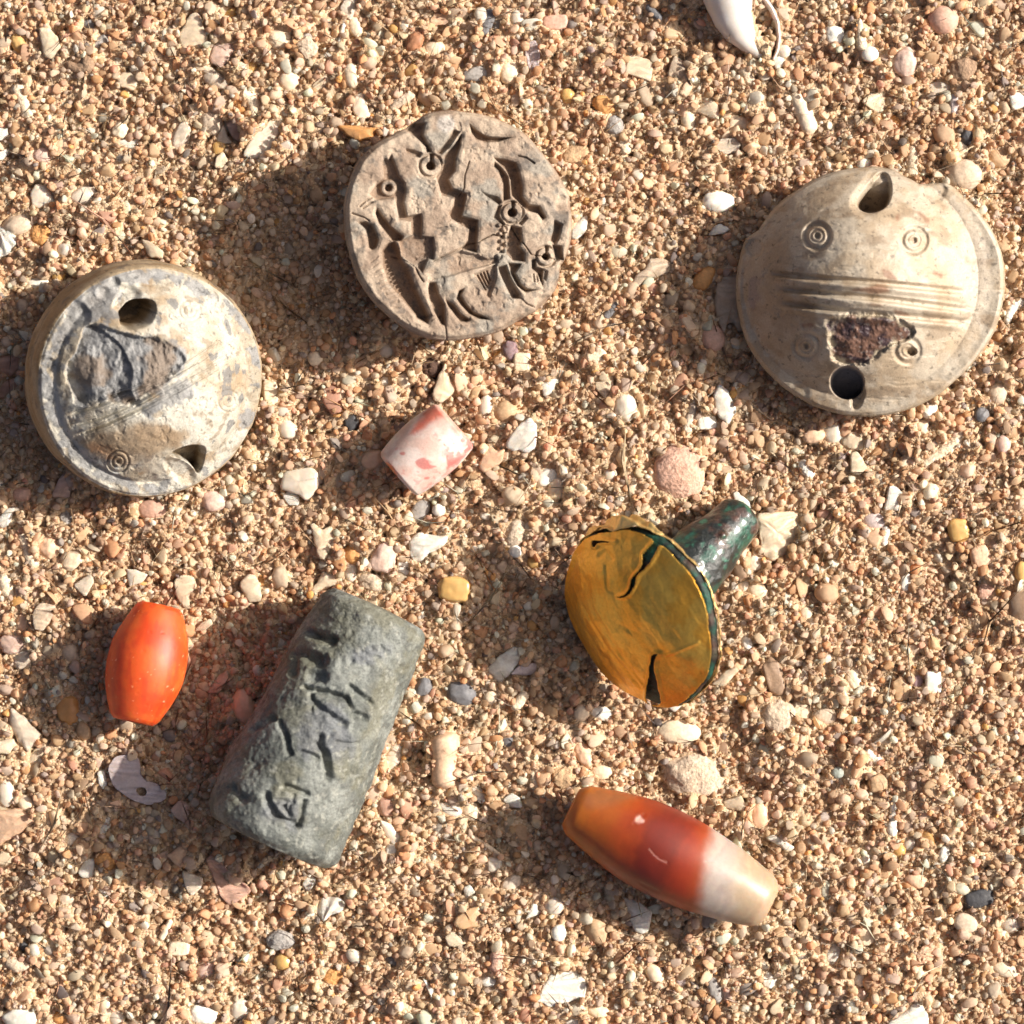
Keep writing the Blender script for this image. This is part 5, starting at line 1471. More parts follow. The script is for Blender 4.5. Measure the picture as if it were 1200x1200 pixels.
stick([(1080, 548, 7), (1098, 534, 8.5), (1117, 520, 8), (1136, 498, 4)], "cream", "cream feathery coral stick at a slant below the ringed seal", lumps=0.35)
stick([(1054, 549, 4), (1062, 540, 7), (1071, 528, 4)], "cream", "cream spindle beside the orange fibre")
pebble(1151, 486, 9, 9, 0, "slate", "dark grey round pebble near the side edge below the ringed seal", lumps=0.2)
stick([(1181, 380, 4), (1184, 366, 6), (1190, 355, 7), (1202, 350, 8)], "white", "white bent coral branch at the side edge", lumps=0.3)
stick([(1083, 489, 7), (1090, 479, 8), (1098, 473, 6)], "white", "white bean shaped pebble at the ringed seal's lower rim", mat=MAT_PEBBLE)
pebble(1082, 500, 9, 9, 0, "cream", "cream crumbly bead of coral under the white bean", lumps=0.35)
pebble(1170, 461, 11, 13, 0, "beige", "beige smooth pebble near the side edge", lumps=0.15)
pebble(1176, 521, 9, 11, 0, "rose", "pale rose pebble near the side edge", lumps=0.12, mat=MAT_QUARTZ)
# --- left middle
stick([(22, 622, 7), (29, 636, 8), (31, 650, 7), (38, 659, 8), (46, 662, 6)], "cream", "cream bent coral knuckle below the grey patched seal", lumps=0.25)
pebble(56, 641, 14, 14, 0, "peach", "peach knobbly round coral beside the bent knuckle", name="coral_fragment", lumps=0.35, mat=MAT_PEBBLE)
pebble(82, 656, 14, 12, 20, "cream", "cream dented shell lump beside the knobbly coral", name="snail_shell", lumps=0.35, mat=MAT_SHELL)
chip(T(0, 600, [(338, 345), (400, 300), (432, 290), (440, 330), (402, 402)]), "pale", "pale grey white chip below the cream dented lump", thick=1.1)
chip(T(0, 600, [(588, 268), (640, 270), (693, 292), (668, 330), (602, 352)]), "quartz", "translucent white triangle above the orange bead", soft=0.2, mat=MAT_QUARTZ)
chip(T(0, 600, [(815, 318), (850, 292), (905, 300), (925, 342), (890, 400), (885, 460), (850, 445), (815, 385)]), "cream", "ivory tooth shaped chip between orange bead and cylinder seal", thick=1.2, bend=0.2)
chip(T(0, 600, [(992, 372), (1030, 323), (1058, 362), (1062, 412)]), "cream", "small ivory flake beside the tooth shaped chip", soft=0.3)
chip([(279, 684), (290, 672), (300, 675), (306, 690), (306, 706), (290, 706)], "cream", "ivory shell blade above the cylinder seal's shadow", thick=0.8)
chip(T(0, 600, [(150, 470), (188, 420), (262, 440), (250, 490), (200, 562), (160, 548)]), "beige", "beige petal shaped flake beside the orange bead's shadow")
pebble(13, 756, 15, 14, 0, "rose", "rosy hollow shell cup near the side edge", name="snail_shell", lumps=0.3, mat=MAT_SHELL)
pebble(26, 774, 13, 10, 30, "pale", "pale shell ring holding a grain near the rosy cup", name="snail_shell", lumps=0.3, mat=MAT_SHELL)
stick([(0, 672, 9), (6, 690, 10), (15, 702, 8)], "cream", "cream coral chunk at the side edge", lumps=0.3)
pebble(25, 729, 8, 12, 0, "peach", "peach lump near the beige petal flake", lumps=0.25)
chip(T(0, 600, [(45, 915), (100, 952), (190, 1040), (165, 1080), (130, 1128), (80, 1080), (40, 995)]), "pale", "pale dimpled wedge chip near the side edge", thick=1.2, soft=0.25)
chip(T(0, 600, [(-15, 1075), (60, 1060), (80, 1090), (40, 1135), (-15, 1130)]), "cream", "cream flake at the side edge below the dimpled wedge", thick=0.9)
chip(T(0, 600, [(118, 1168), (158, 1108), (216, 1090), (202, 1130), (150, 1200)]), "cream", "cream leaf flake below the dimpled wedge")
chip(T(0, 600, [(968, 850), (1010, 780), (1062, 740), (1072, 780), (1022, 852)]), "pink", "pink flake shaded by the cylinder seal", thick=0.8)
pebble(286, 830, 14, 22, 10, "peach", "peach translucent stone tucked against the cylinder seal", lumps=0.2, mat=MAT_QUARTZ)
pebble(81, 765, 11, 13, 20, "beige", "beige oval pebble in the orange bead's shadow", lumps=0.1)
pebble(80, 832, 14, 16, 0, "orange", "orange stone in the orange bead's shadow", lumps=0.2, mat=MAT_QUARTZ)
pebble(97, 857, 8, 12, 20, "tan", "tan oval pebble at the foot of the orange bead's shadow", lumps=0.12)
chip(T(0, 600, [(905, 560), (940, 520), (985, 500), (1000, 525), (950, 560)]), "cream", "cream flake on the border of the cylinder seal's shadow")
# --- above and right of the cylinder seal
chip(T(300, 600, [(253, 55), (268, 50), (310, 82), (350, 62), (368, 100), (350, 170), (320, 228), (290, 218), (268, 130)]), "cream", "ivory thorn shaped shell pointing up, above the cylinder seal", thick=1.2)
chip(T(300, 600, [(710, 150), (725, 118), (760, 93), (820, 108), (902, 112), (888, 150), (800, 210), (770, 246), (730, 225)]), "white", "white shell valve with a flared lip between bead and cylinder seal", bend=0.6, ribs=9)
chip(T(300, 600, [(243, 386), (280, 330), (310, 278), (405, 302), (402, 328), (330, 362)]), "cream", "cream blade flake touching the cylinder seal's top end", soft=0.2)
pebble(449, 654, 15, 19, -20, "rose", "rosy cream tooth shaped stone near the white shell valve", lumps=0.25, box=0.3)
pebble(472, 666, 8, 11, 0, "white", "small white chip beside the rosy tooth shaped stone", box=0.4)
pebble(413, 650, 11, 12, -40, "orange", "orange tan pebble beside the thorn shaped shell", lumps=0.2)
pebble(410, 671, 9, 11, 0, "quartz", "clear grey pebble above the cylinder seal", mat=MAT_QUARTZ, lumps=0.12)
pebble(533, 691, 20, 15, -10, "amber", "yellow amber quartz stone on the border of the gold stud's shadow", mat=MAT_QUARTZ, lumps=0.15, box=0.3)
chip([(570, 786), (582, 772), (595, 762), (605, 758), (611, 772), (598, 790), (585, 802)], "white", "white square lobe of a folded shell at the gold stud's shadow", thick=0.7, soft=0.25, tilt=(0.12, 0.1))
chip([(596, 791), (610, 778), (627, 777), (631, 786), (622, 792)], "violet", "violet white lobe of a folded shell in the gold stud's shadow", thick=0.7)
pebble(540, 813, 17, 14, -15, "slate", "slate grey pebble beside the cylinder seal", lumps=0.2)
pebble(496, 806, 10, 13, -30, "slate", "dark olive grey pebble touching the cylinder seal's side", lumps=0.2)
stick([(517, 858, 17), (522, 875, 18.5), (520, 895, 14.5), (521, 912, 15.5), (521, 925, 14)], "peach", "peach finger shaped coral piece beside the cylinder seal", lumps=0.06, mat=MAT_PEBBLE, ends=0.35)
pebble(595, 870, 8, 8, 0, "slate", "slate grain capped by a white one near the finger coral", lumps=0.15)
pebble(436, 683, 16, 12, -20, "beige", "beige gritty pebble above the cylinder seal", lumps=0.35, mat=MAT_ROCK)
stick([(600, 832, 6), (608, 823, 6.5), (617, 811, 6)], "cream", "cream slanting rod below the gold stud's shadow")
pebble(604, 646, 8, 8, 0, "white", "white round grain near the tan chunk above the gold stud's shadow", lumps=0.08)
pebble(604, 625, 14, 17, -20, "beige", "tan rough chunk above the white round grain", lumps=0.25, mat=MAT_ROCK)
pebble(575, 818, 9, 9, 0, "cream", "cream round pebble beside the slate grey pebble", lumps=0.1)
pebble(461, 887, 9, 16, -25, "quartz", "translucent flake touching the cylinder seal's lower side", mat=MAT_QUARTZ, flat=0.4)
pebble(452, 946, 11, 13, 0, "pink", "pink ribbed shell bit beside the cylinder seal", name="shell_fragment", mat=MAT_SHELL)
pebble(467, 962, 9, 6, 20, "peach", "peach curled shell bit under the pink ribbed one", name="shell_fragment", mat=MAT_SHELL)
# --- around the gold stud
chip([(886, 602), (905, 600), (930, 598), (940, 606), (934, 630), (918, 652), (905, 660), (893, 650)], "cream", "cream ribbed shell valve behind the stud's green shank", ribs=22, bend=0.6, thick=0.9)
chip([(780, 826), (792, 812), (803, 815), (801, 826), (790, 836)], "white", "white flake under the gold foil's lowest edge", thick=0.9)
chip([(833, 803), (850, 786), (863, 781), (866, 786), (848, 806)], "cream", "cream flake beside the gold stud's rim", thick=0.8, soft=0.25)
pebble(796, 859, 25, 15, -5, "cream", "cream broad flat pebble below the gold stud", lumps=0.15, flat=0.6)
pebble(705, 837, 13, 9, -10, "white", "white flat pebble below the gold stud's shadow", lumps=0.2)
pebble(681, 837, 9, 11, -20, "cream", "cream pebble beside the white flat one", lumps=0.2)
pebble(876, 754, 6.5, 8.5, 20, "white", "white rice shaped grain beside the gold stud", lumps=0.08)
pebble(889, 693, 14, 10, -20, "cream", "cream oblong pebble near the green shank", lumps=0.12)
pebble(872, 685, 8, 9, 0, "pale", "pale oval pebble next to the cream oblong one", lumps=0.1)
pebble(884, 660, 9, 10, 0, "pale", "pale pointed pebble under the ribbed shell valve", box=0.4)
pebble(816, 908, 34, 26, -15, "beige", "large beige grey gritty stone above the banded bead", name="stone", lumps=0.3, mat=MAT_ROCK, flat=0.62, sub=5)
chip([(846, 940), (868, 932), (876, 945), (870, 952), (850, 948)], "cream", "cream boxy chip under the large gritty stone", thick=1.1, soft=0.3)
pebble(662, 910, 14, 14, 10, "tan", "tan spongy coral chunk beside the banded bead", name="coral_fragment", lumps=0.4, mat=MAT_ROCK, box=0.3)
pebble(706, 905, 13, 9, 0, "cream", "cream oval pebble above the banded bead", lumps=0.2)
stick([(622, 902, 6), (628, 914, 7), (632, 928, 7)], "cream", "cream crooked coral near the banded bead", lumps=0.3)
chip([(587, 938), (598, 930), (609, 934), (613, 948), (598, 947)], "white", "white shell flake at the banded bead's shadow", thick=0.7)
pebble(684, 885, 9, 17, 25, "peach", "peach peanut shaped pebble beside the large gritty stone", lumps=0.3)
# --- right middle
pebble(1025, 610, 14, 10, -5, "lavender", "smooth lavender pebble below the bright white shard", lumps=0.08)
pebble(968, 604, 11, 7, -20, "pink", "smooth pink oblong pebble near the ribbed shell valve", lumps=0.1)
pebble(1124, 621, 13, 15, 10, "amber", "straw coloured blocky pebble in open sand", lumps=0.15, box=0.3, mat=MAT_QUARTZ)
pebble(1150, 652, 12, 14, 20, "peach", "peach cream many sided pebble beyond the straw coloured blocky one", box=0.35, lumps=0.12)
pebble(1094, 799, 10, 14, 0, "white", "white rectangular quartz pebble beside the dark purple grain", mat=MAT_QUARTZ, box=0.55, lumps=0.1)
pebble(1197, 670, 8, 12, 0, "amber", "amber grain at the side edge", mat=MAT_QUARTZ, lumps=0.1)
pebble(1196, 710, 17, 20, 0, "brown", "brown domed shell at the side edge", name="snail_shell", lumps=0.12, mat=MAT_SHELL)
pebble(1062, 682, 6, 11, -5, "white", "white upright oblong pebble between lavender pebble and purple grain", lumps=0.1, box=0.3)
stick([(1040, 616, 5), (1038, 628, 5), (1036, 640, 4)], "white", "white short rod below the lavender pebble")
pebble(1156, 692, 12, 11, 0, "pink", "pinkish brown rough grain near the brown domed edge shell", lumps=0.35, mat=MAT_ROCK)
pebble(907, 794, 12, 20, 15, "brown", "dark brown grey shard in open sand beyond the gold stud", lumps=0.3, box=0.4)
pebble(911, 838, 21, 22, 20, "beige", "beige sponge like coral chunk below the dark shard", name="coral_fragment", lumps=0.35, mat=MAT_ROCK)
pebble(941, 834, 13, 10, -30, "cream", "cream block beside the sponge like chunk", box=0.4)
pebble(967, 839, 14, 9, 0, "beige", "beige flat pebble beside the cream block", lumps=0.2)
chip(T(900, 600, [(580, 800), (625, 765), (680, 820), (660, 880), (600, 895)]), "tan", "tan translucent shell flake beside the dark purple oval grain", mat=MAT_QUARTZ)
pebble(1076, 799, 6.5, 9, -10, "purple", "dark purple oval grain beside the white rectangular pebble", lumps=0.1)
pebble(945, 719, 8, 8, 0, "cream", "cream round grain midway between gold stud and white oblong pebble", lumps=0.1)
stick([(1014, 876, 4), (1022, 886, 6), (1034, 894, 6)], "white", "white root like coral below the tan translucent flake")
stick([(992, 862, 2), (1000, 876, 2.4), (1010, 890, 2)], "peach", "peach hooked thread beside the white root like coral", name="twig")
chip(T(900, 600, [(145, 790), (175, 690), (200, 770), (195, 815), (160, 818)]), "pale", "pale pointed flake near the dark brown grey shard")
pebble(1000, 796, 9, 12, 10, "cream", "cream lump between dark brown shard and tan translucent flake", lumps=0.25)
# --- lower left
chip(T(0, 900, [(-25, 205), (30, 198), (90, 190), (168, 250), (90, 310), (40, 345), (-25, 375)]), "peach", "large peach cream shell flake at the side edge", thick=0.9, soft=0.25)
pebble(6, 930, 10, 17, 0, "quartz", "grey translucent pebble at the side edge above the large flake", mat=MAT_QUARTZ, lumps=0.12)
pebble(28, 942, 10, 10, 40, "cream", "cream pebble beside the grey translucent one", lumps=0.15)
chip([(113, 905), (121, 902), (126, 918), (120, 926), (115, 920)], "white", "white chip beside the pierced shell", thick=0.8)
stick([(112, 985, 4), (117, 977, 4), (124, 966, 6), (126, 955, 5)], "white", "white bone like sliver in the cylinder seal's shadow", mat=MAT_SHELL)
stick([(152, 990, 2.5), (168, 982, 5), (182, 976, 8), (190, 973, 6)], "pale", "pale spoon shaped piece in the cylinder seal's shadow", mat=MAT_SHELL)
chip(T(0, 900, [(778, 412), (850, 362), (886, 388), (845, 475)]), "peach", "peach square flake in the cylinder seal's shadow", soft=0.2, thick=0.9)
chip(T(0, 900, [(798, 195), (845, 145), (888, 180), (885, 220), (870, 262), (820, 230)]), "rose", "rosy speckled flake in the cylinder seal's shadow", thick=0.9)
chip(T(0, 900, [(848, 482), (900, 500), (952, 512), (945, 560), (900, 602), (870, 570)]), "pale", "pale fishtail flake at the border of the cylinder seal's shadow", thick=0.8)
chip(T(0, 900, [(958, 430), (985, 408), (1020, 430), (1090, 500), (1185, 572), (1140, 610), (1080, 648), (1040, 622), (1005, 540)]), "pink", "salmon pink scallop piece under the cylinder seal's lower end", bend=-0.4, thick=0.9, ribs=14)
chip(T(0, 900, [(358, 492), (398, 430), (442, 428), (436, 515), (380, 518)]), "white", "white shell flake at the tip of the cylinder seal's shadow", thick=0.7)
stick([(110, 1012, 6), (121, 1006, 8), (128, 1014, 8), (122, 1022, 5)], "orange", "orange curled shell bit beside the white flake", lumps=0.15)
chip([(113, 1040), (118, 1036), (127, 1050), (122, 1052)], "white", "white thin sliver below the orange curled bit", thick=0.6)
pebble(84, 985, 12, 9, 30, "white", "white crumbly coral below the large peach flake", lumps=0.5, mat=MAT_ROCK)
pebble(22, 1194, 20, 12, 0, "white", "white bluish shell chip at the bottom corner", lumps=0.2, mat=MAT_SHELL)
pebble(237, 1190, 17, 13, -10, "white", "bright cream white nugget at the bottom edge", lumps=0.2, box=0.3)
pebble(209, 1112, 14, 9, 0, "cream", "cream nugget with a flat side in lower sand", lumps=0.2, box=0.4)
stick([(130, 1088, 3), (145, 1095, 4), (161, 1101, 3)], "pink", "pinkish orange splinter in lower sand", name="twig", mat=MAT_PEBBLE)
stick([(187, 1103, 3.4), (193, 1092, 4), (200, 1078, 3.4)], "cream", "cream straw like rod in lower sand", name="twig", mat=MAT_PEBBLE)
pebble(122, 1180, 9, 13, 0, "cream", "honey cream oval pebble near the bottom edge", lumps=0.1, mat=MAT_QUARTZ)
pebble(135, 1195, 10, 9, 0, "quartz", "milky pebble under the honey cream oval", lumps=0.1, mat=MAT_QUARTZ)
pebble(240, 1139, 14, 10, 30, "rose", "rosy glassy stone in lower sand", lumps=0.15, mat=MAT_QUARTZ)
pebble(75, 1056, 11, 10, 0, "beige", "beige knobbly grain near the shadow tip", lumps=0.35)
stick([(4, 1124, 6), (18, 1132, 9), (34, 1133, 4)], "beige", "beige horn shaped bit near the bottom corner")
pebble(26, 1110, 5, 6, 0, "black", "black grain near the bottom corner", lumps=0.2)
pebble(280, 1185, 12, 12, 20, "quartz", "pale grey olive stone at the bottom edge", lumps=0.2, mat=MAT_QUARTZ)
pebble(70, 1196, 11, 8, 0, "orange", "orange pebble at the bottom edge", lumps=0.2)
# --- lower middle
chip(T(300, 900, [(578, 240), (610, 252), (640, 270), (695, 335), (670, 370), (640, 365), (610, 330)]), "quartz", "translucent white wedge shell below the cylinder seal", thick=0.8, mat=MAT_QUARTZ)
pebble(460, 997, 9, 8, 0, "white", "bright white grain at the foot of the wedge shell", lumps=0.15, box=0.3)
chip(T(300, 900, [(310, 728), (275, 662), (288, 625), (320, 605), (390, 608), (420, 640), (400, 680), (350, 695)]), "white", "white ribbed scallop bit below the cylinder seal", ribs=12, bend=0.6, thick=0.9)
chip(T(300, 900, [(213, 548), (230, 515), (262, 510), (292, 532), (240, 592)]), "white", "white jagged flake below the cylinder seal's end", thick=0.7, soft=0.2)
pebble(326, 1104, 17, 11, 5, "grey", "grey porous coral lump in lower sand", name="coral_fragment", lumps=0.4, mat=MAT_ROCK)
pebble(331, 1129, 11, 10, 10, "amber", "amber glassy stone below the grey porous lump", mat=MAT_QUARTZ, lumps=0.12)
chip(T(300, 900, [(922, 735), (940, 695), (985, 665), (1055, 640), (1052, 740), (960, 758)]), "tan", "tan translucent wedge stone in lower sand", mat=MAT_QUARTZ, thick=1.3)
chip(T(300, 900, [(880, 792), (920, 764), (988, 808), (985, 822), (930, 840), (905, 835)]), "cream", "cream flake below the tan translucent wedge", thick=0.9)
chip(T(300, 900, [(970, 562), (1000, 548), (1032, 585), (1000, 605), (985, 638)]), "white", "white bent shard above the tan translucent wedge", thick=0.7)
stick([(551, 980, 2.8), (568, 991, 3), (586, 1003, 2.8)], "cream", "straw coloured wood sliver beside the banded bead's shadow", name="twig", mat=MAT_FIBRE)
stick([(531, 935, 1.8), (538, 924, 2), (546, 911, 1.6)], "cream", "pale needle at the foot of the finger coral", name="twig", mat=MAT_FIBRE)
pebble(528, 949, 14, 8, -20, "white", "white tiny snail shell below the finger coral", name="snail_shell", lumps=0.15, mat=MAT_SHELL)
pebble(552, 953, 12, 11, 0, "cream", "cream round coral bud beside the tiny snail shell", name="coral_fragment", lumps=0.2)
pebble(560, 931, 7, 13, 30, "white", "white oblong shell bit beside the finger coral", mat=MAT_SHELL)
stick([(585, 1114, 8), (582, 1126, 9), (579, 1140, 7)], "pink", "pink hollow coral stub in lower sand", lumps=0.15)
pebble(573, 1151, 10, 7, 5, "white", "ivory oval pebble under the pink coral stub", lumps=0.1)
chip(T(300, 900, [(778, 988), (800, 1000), (832, 1042), (822, 1092)]), "white", "white pointed splinter in lower sand", thick=0.7, soft=0.2)
pebble(390, 1147, 13, 11, 30, "orange", "orange brown coral lump in lower sand", name="coral_fragment", lumps=0.35, mat=MAT_ROCK)
pebble(460, 1127, 11, 6, -30, "slate", "dark glassy sliver in lower sand", lumps=0.15)
pebble(414, 1122, 10, 8, -40, "quartz", "clear oval quartz grain in lower sand", mat=MAT_QUARTZ, lumps=0.1)
pebble(579, 1014, 9, 10, 0, "quartz", "milky blocky grain at the banded bead's shadow", mat=MAT_QUARTZ, box=0.4)
pebble(600, 1036, 12, 10, 30, "pale", "pale double pebble below the banded bead's shadow", lumps=0.3)
# --- bottom right
chip(T(600, 900, [(112, 1092), (135, 1040), (180, 972), (222, 962), (262, 933), (330, 968), (358, 1020), (342, 1080), (250, 1102), (180, 1122)]), "white", "large flat white shell flake with a ragged edge near the bottom", thick=0.7, bend=0.1, soft=0.2)
chip(T(600, 900, [(513, 600), (580, 618), (660, 672), (640, 765), (610, 778), (575, 768)]), "white", "white shield shaped shell half shaded by the banded bead", thick=0.8, soft=0.2, tilt=(0.2, -0.15))
pebble(699, 1090, 13, 17, 25, "tan", "tan brown pebble near the white shield shaped shell", lumps=0.25)
chip(T(600, 900, [(63, 712), (100, 615), (142, 680)]), "white", "white triangular splinter below the banded bead's shadow", soft=0.15, thick=0.8)
pebble(655, 1093, 9, 10, 0, "white", "white round pebble beside the triangular splinter", lumps=0.08)
pebble(650, 1062, 12, 10, 0, "quartz", "grey glassy stone beside the triangular splinter", mat=MAT_QUARTZ, lumps=0.15)
pebble(700, 1187, 14, 9, -15, "cream", "cream glassy stone at the bottom edge", lumps=0.15, mat=MAT_QUARTZ)
pebble(671, 1199, 11, 7, 0, "white", "white pebble cut by the bottom edge", lumps=0.1)
pebble(891, 957, 13, 16, 10, "peach", "peach cream notched pebble above the banded bead's white end", lumps=0.25, mat=MAT_QUARTZ)
chip([(897, 983), (904, 977), (932, 993), (926, 1000)], "white", "white bar shaped shell chip beside the banded bead's white end", thick=1.0, soft=0.2)
stick([(1047, 936, 5), (1048, 955, 5), (1047, 976, 4.5)], "white", "white upright rod in open sand", mat=MAT_SHELL)
pebble(1046, 971, 7, 9, 0, "white", "white rounded grain at the foot of the upright rod", lumps=0.1)
pebble(1147, 1053, 19, 11, 10, "black", "charcoal black angular stone near the side edge", lumps=0.25, box=0.45)
pebble(1131, 1081, 15, 11, -20, "beige", "beige flat pebble below the charcoal stone", lumps=0.15, flat=0.5)
pebble(1186, 1085, 13, 11, 0, "quartz", "milky quartz stone near the side edge", mat=MAT_QUARTZ, lumps=0.15)
chip([(1038, 1202), (1055, 1190), (1078, 1172), (1084, 1180), (1090, 1198), (1082, 1212), (1044, 1212)], "white", "white ribbed scallop piece at the bottom edge", ribs=26, thick=0.9, bend=0.3)
pebble(1075, 1034, 13, 9, -20, "peach", "peach flat pebble between milky round grain and charcoal stone", lumps=0.2)
pebble(1016, 1098, 9, 12, 20, "cream", "cream chip with an amber corner above the white round pebble", box=0.4)
pebble(1179, 1138, 16, 9, -15, "cream", "cream long oval pebble near the side edge", lumps=0.1)
pebble(1009, 1150, 9, 9, 0, "white", "white round pebble in lower open sand", lumps=0.08)
pebble(1010, 1167, 8, 8, 0, "rose", "rosy grey round pebble under the white round one", lumps=0.1)
chip(T(900, 900, [(690, 880), (730, 830), (785, 850), (780, 900), (720, 925)]), "peach", "peach ribbed shell bit between white scallop piece and beige flat pebble", ribs=20, bend=0.4)
pebble(982, 906, 8, 7, 0, "teal", "greenish grey small pebble between sponge chunk and upright white rod", lumps=0.08)
pebble(1055, 998, 8, 8, 0, "amber", "honey yellow grain below the upright rod", mat=MAT_QUARTZ, lumps=0.1)
pebble(1067, 990, 8, 9, 0, "quartz", "pale glassy grain below the upright rod", mat=MAT_QUARTZ, lumps=0.1)
pebble(1016, 1009, 7, 8, 0, "quartz", "milky round grain between upright rod and banded bead's white end", mat=MAT_QUARTZ, lumps=0.08)
pebble(1030, 918, 12, 11, 10, "tan", "tan blocky pebble above the upright rod", box=0.4)
pebble(1107, 1002, 7, 10, -20, "white", "white nugget above the charcoal angular stone", lumps=0.25)
stick([(1074, 1066, 2.5), (1086, 1064, 3), (1100, 1066, 2)], "peach", "peach thin splinter just below the peach flat pebble", name="twig", mat=MAT_PEBBLE)
pebble(978, 1120, 9, 14, -10, "white", "white flaky chip in lower open sand", mat=MAT_SHELL, flat=0.4)
pebble(902, 1150, 10, 10, 0, "white", "white grain cluster stone near the bottom", lumps=0.35)
pebble(838, 1160, 8, 16, 15, "grey", "grey brown upright stone near the bottom", lumps=0.25)
pebble(768, 1143, 10, 13, 40, "cream", "cream egg pebble below the shield shaped shell", lumps=0.12, mat=MAT_QUARTZ)
pebble(798, 1150, 7, 8, 0, "lavender", "lavender round grain beside the cream egg pebble", lumps=0.08)


# ------------------------------------------------------------------ last grains, then the whole sand as one mass
keep = []
for x, y, z, r in GRAINS:                       # nothing pokes through the pieces just laid down
    a_, b_ = int((x + EXT) / RES + 0.5), int((y + EXT) / RES + 0.5)
    if z + 0.4 * r < cap[a_, b_]:
        keep.append((x, y, z, r))
GRAINS[:] = keep
drop(50000, 0.17, 0.22, 0.10, 0.25)
drop(2900, 0.72, 0.25, 0.5, 1.2)
drop(50000, 0.31, 0.34, 0.16, 0.62)
drop(6000, 0.16, 0.22, 0.10, 0.24)

# the fine sand between the grains: the bed rises to just under the grains' tops
def blur(q, k):
    for ax_ in (0, 1):
        pad = np.concatenate([np.repeat(q.take([0], ax_), k, ax_), q, np.repeat(q.take([-1], ax_), k, ax_)], ax_)
        cs = np.cumsum(pad, ax_)
        cs = np.concatenate([np.zeros_like(cs.take([0], ax_)), cs], ax_)
        q = (cs.take(range(2 * k + 1, cs.shape[ax_]), ax_) - cs.take(range(0, cs.shape[ax_] - 2 * k - 1), ax_)) / (2 * k + 1)
    return q
soft = np.minimum(blur(hm, 4), hm + 0.15) - FILL
gxi = np.clip(((GX.ravel() + EXT) / RES + 0.5).astype(int), 0, NH - 1)
gyi = np.clip(((GY.ravel() + EXT) / RES + 0.5).astype(int), 0, NH - 1)
zz = np.where(far, float(np.median(hm)) + 0.1, soft[gxi, gyi])
co = np.c_[GX.ravel(), GY.ravel(), zz] * MM
bed.data.vertices.foreach_set("co", co.astype(np.float32).ravel())
bed.data.update()

PROTO = []
def proto(V, F, smooth):
    me = bpy.data.meshes.new("grain_shape")
    me.from_pydata([tuple(v) for v in V], [], F)
    me.polygons.foreach_set("use_smooth", np.full(len(F), smooth))
    me.materials.append(MAT_GRAIN)
    ob = bpy.data.objects.new("grain_shape", me)      # never linked to the scene: only a shape for the grains
    PROTO.append(ob)

V0, F0 = ico(3)
for k in range(11):
    r = 1 + 0.8 * (fbm(V0 + 7 * k, 0.9, 3, 300 + k) - 0.5) + 0.22 * (fbm(V0 + 3 * k, 2.6, 2, 330 + k) - 0.5)
    ax = np.array([1.0, rng.uniform(0.66, 0.95), rng.uniform(0.5, 0.8)])
    bx = rng.uniform(0, 0.35)
    proto(V0 * (1 + bx * (1 / np.abs(V0).max(1) - 1))[:, None] * r[:, None] * ax, F0, True)
for k in range(6):                                    # broken, angular grains
    bm = bmesh.new()
    for q in range(13):
        d = rng.normal(size=3)
        d /= np.linalg.norm(d)
        bm.verts.new(d * [1.05, rng.uniform(0.65, 0.95), rng.uniform(0.45, 0.75)])
    bmesh.ops.convex_hull(bm, input=bm.verts)
    bmesh.ops.delete(bm, geom=[v_ for v_ in bm.verts if not v_.link_faces], context='VERTS')
    bmesh.ops.bevel(bm, geom=bm.edges[:], offset=0.12, segments=2, affect='EDGES', profile=0.6)
    bm.verts.index_update()
    proto(np.array([v_.co[:] for v_ in bm.verts]), [tuple(v_.index for v_ in f.verts) for f in bm.faces], True)
    bm.free()
for k in range(3):                                    # thin shell bits
    r = 1 + 0.7 * (fbm(V0 + 5 * k, 0.8, 2, 360 + k) - 0.5)
    V = V0 * r[:, None] * [1.25, 0.75, 0.20]
    V[:, 2] += 0.18 * (1 - V[:, 0] ** 2)
    proto(V, F0, True)

G = np.array(GRAINS)
n = len(G)
kind = rng.random(n)
kind = np.where(G[:, 3] > 0.5, 0.35 + 0.65 * kind, kind)          # the larger bits are more often broken or flat
sel = np.where(kind < 0.40, rng.integers(0, 11, n), np.where(kind < 0.92, rng.integers(11, 17, n), rng.integers(17, 20, n)))
PAL = np.array([(0.50, 0.335, 0.19), (0.56, 0.41, 0.25), (0.43, 0.28, 0.155), (0.66, 0.54, 0.38), (0.53, 0.30, 0.14), (0.50, 0.42, 0.32), (0.54, 0.33, 0.22), (0.74, 0.67, 0.56), (0.33, 0.22, 0.14), (0.62, 0.37, 0.11), (0.30, 0.28, 0.26), (0.09, 0.09, 0.10)])
pw = np.array([0.20, 0.21, 0.09, 0.19, 0.065, 0.13, 0.04, 0.055, 0.012, 0.007, 0.008, 0.003])
pw2 = np.array([0.10, 0.12, 0.05, 0.24, 0.06, 0.22, 0.06, 0.11, 0.015, 0.008, 0.012, 0.004])
pick = np.where(G[:, 3] > 0.55, rng.choice(len(PAL), n, p=pw2 / pw2.sum()), rng.choice(len(PAL), n, p=pw / pw.sum()))
pc = np.minimum((0.78 * PAL + 0.22 * np.array([0.53, 0.39, 0.255])) * [1.33, 1.29, 1.31], 0.82)[pick] * rng.uniform(0.84, 1.16, (n, 1)) * rng.uniform(0.96, 1.04, (n, 3))
me = bpy.data.meshes.new("sand_grains")
me.from_pydata([tuple(v) for v in G[:, :3] * MM], [], [])
a = me.attributes.new("grain_size", 'FLOAT', 'POINT')
a.data.foreach_set("value", (G[:, 3] * 1.05 * MM).astype(np.float32))
a = me.attributes.new("grain_kind", 'INT', 'POINT')
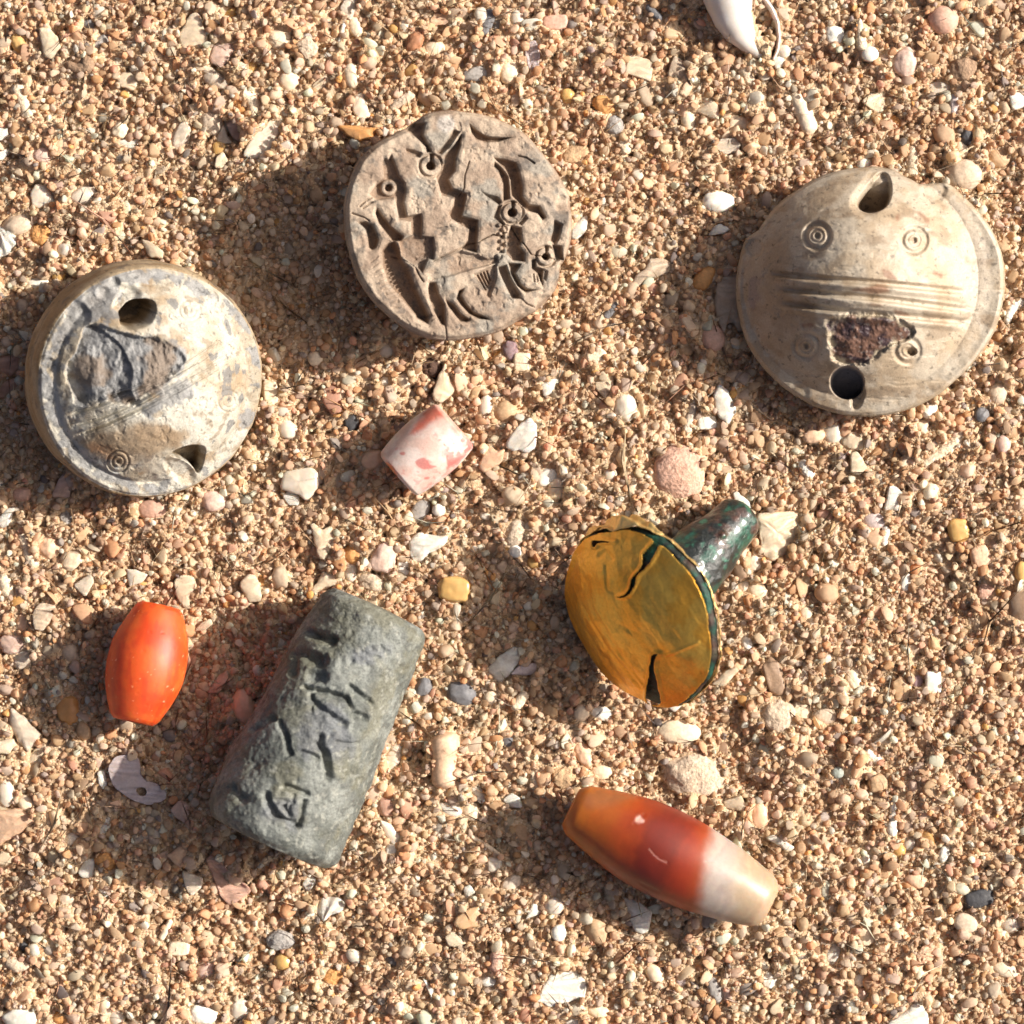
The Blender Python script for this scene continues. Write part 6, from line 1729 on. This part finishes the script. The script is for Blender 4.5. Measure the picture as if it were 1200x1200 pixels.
a.data.foreach_set("value", sel.astype(np.int32))
a = me.attributes.new("grain_turn", 'FLOAT_VECTOR', 'POINT')
turn = np.c_[rng.normal(0, 0.38, n), rng.normal(0, 0.38, n), rng.uniform(0, 6.28, n)]
a.data.foreach_set("vector", turn.astype(np.float32).ravel())
a = me.attributes.new("grain_colour", 'FLOAT_COLOR', 'POINT')
a.data.foreach_set("color", np.c_[pc, np.ones(n)].astype(np.float32).ravel())
sand = bpy.data.objects.new("sand_grains", me)
COL.objects.link(sand)
sand["kind"] = "stuff"
sand["label"] = "coarse tan beach sand grains under and around the finds"
me.materials.append(MAT_GRAIN)

ng = bpy.data.node_groups.new("drop_grains", 'GeometryNodeTree')
ng.interface.new_socket("Geometry", in_out='INPUT', socket_type='NodeSocketGeometry')
ng.interface.new_socket("Geometry", in_out='OUTPUT', socket_type='NodeSocketGeometry')
N = ng.nodes.new
gi, go = N("NodeGroupInput"), N("NodeGroupOutput")
join = N("GeometryNodeGeometryToInstance")
for ob in reversed(PROTO):
    oi = N("GeometryNodeObjectInfo")
    oi.inputs["Object"].default_value = ob
    oi.inputs["As Instance"].default_value = False
    ng.links.new(oi.outputs["Geometry"], join.inputs[0])
def named(nm, ty):
    q = N("GeometryNodeInputNamedAttribute")
    q.data_type = ty
    q.inputs["Name"].default_value = nm
    return [o for o in q.outputs if o.enabled][0]
iop = N("GeometryNodeInstanceOnPoints")
ng.links.new(gi.outputs[0], iop.inputs["Points"])
ng.links.new(join.outputs[0], iop.inputs["Instance"])
iop.inputs["Pick Instance"].default_value = True
ng.links.new(named("grain_kind", 'INT'), iop.inputs["Instance Index"])
e2r = N("FunctionNodeEulerToRotation")
ng.links.new(named("grain_turn", 'FLOAT_VECTOR'), e2r.inputs[0])
ng.links.new(e2r.outputs[0], iop.inputs["Rotation"])
ng.links.new(named("grain_size", 'FLOAT'), iop.inputs["Scale"])
ng.links.new(iop.outputs[0], go.inputs[0])
mod = sand.modifiers.new("grains", 'NODES')
mod.node_group = ng
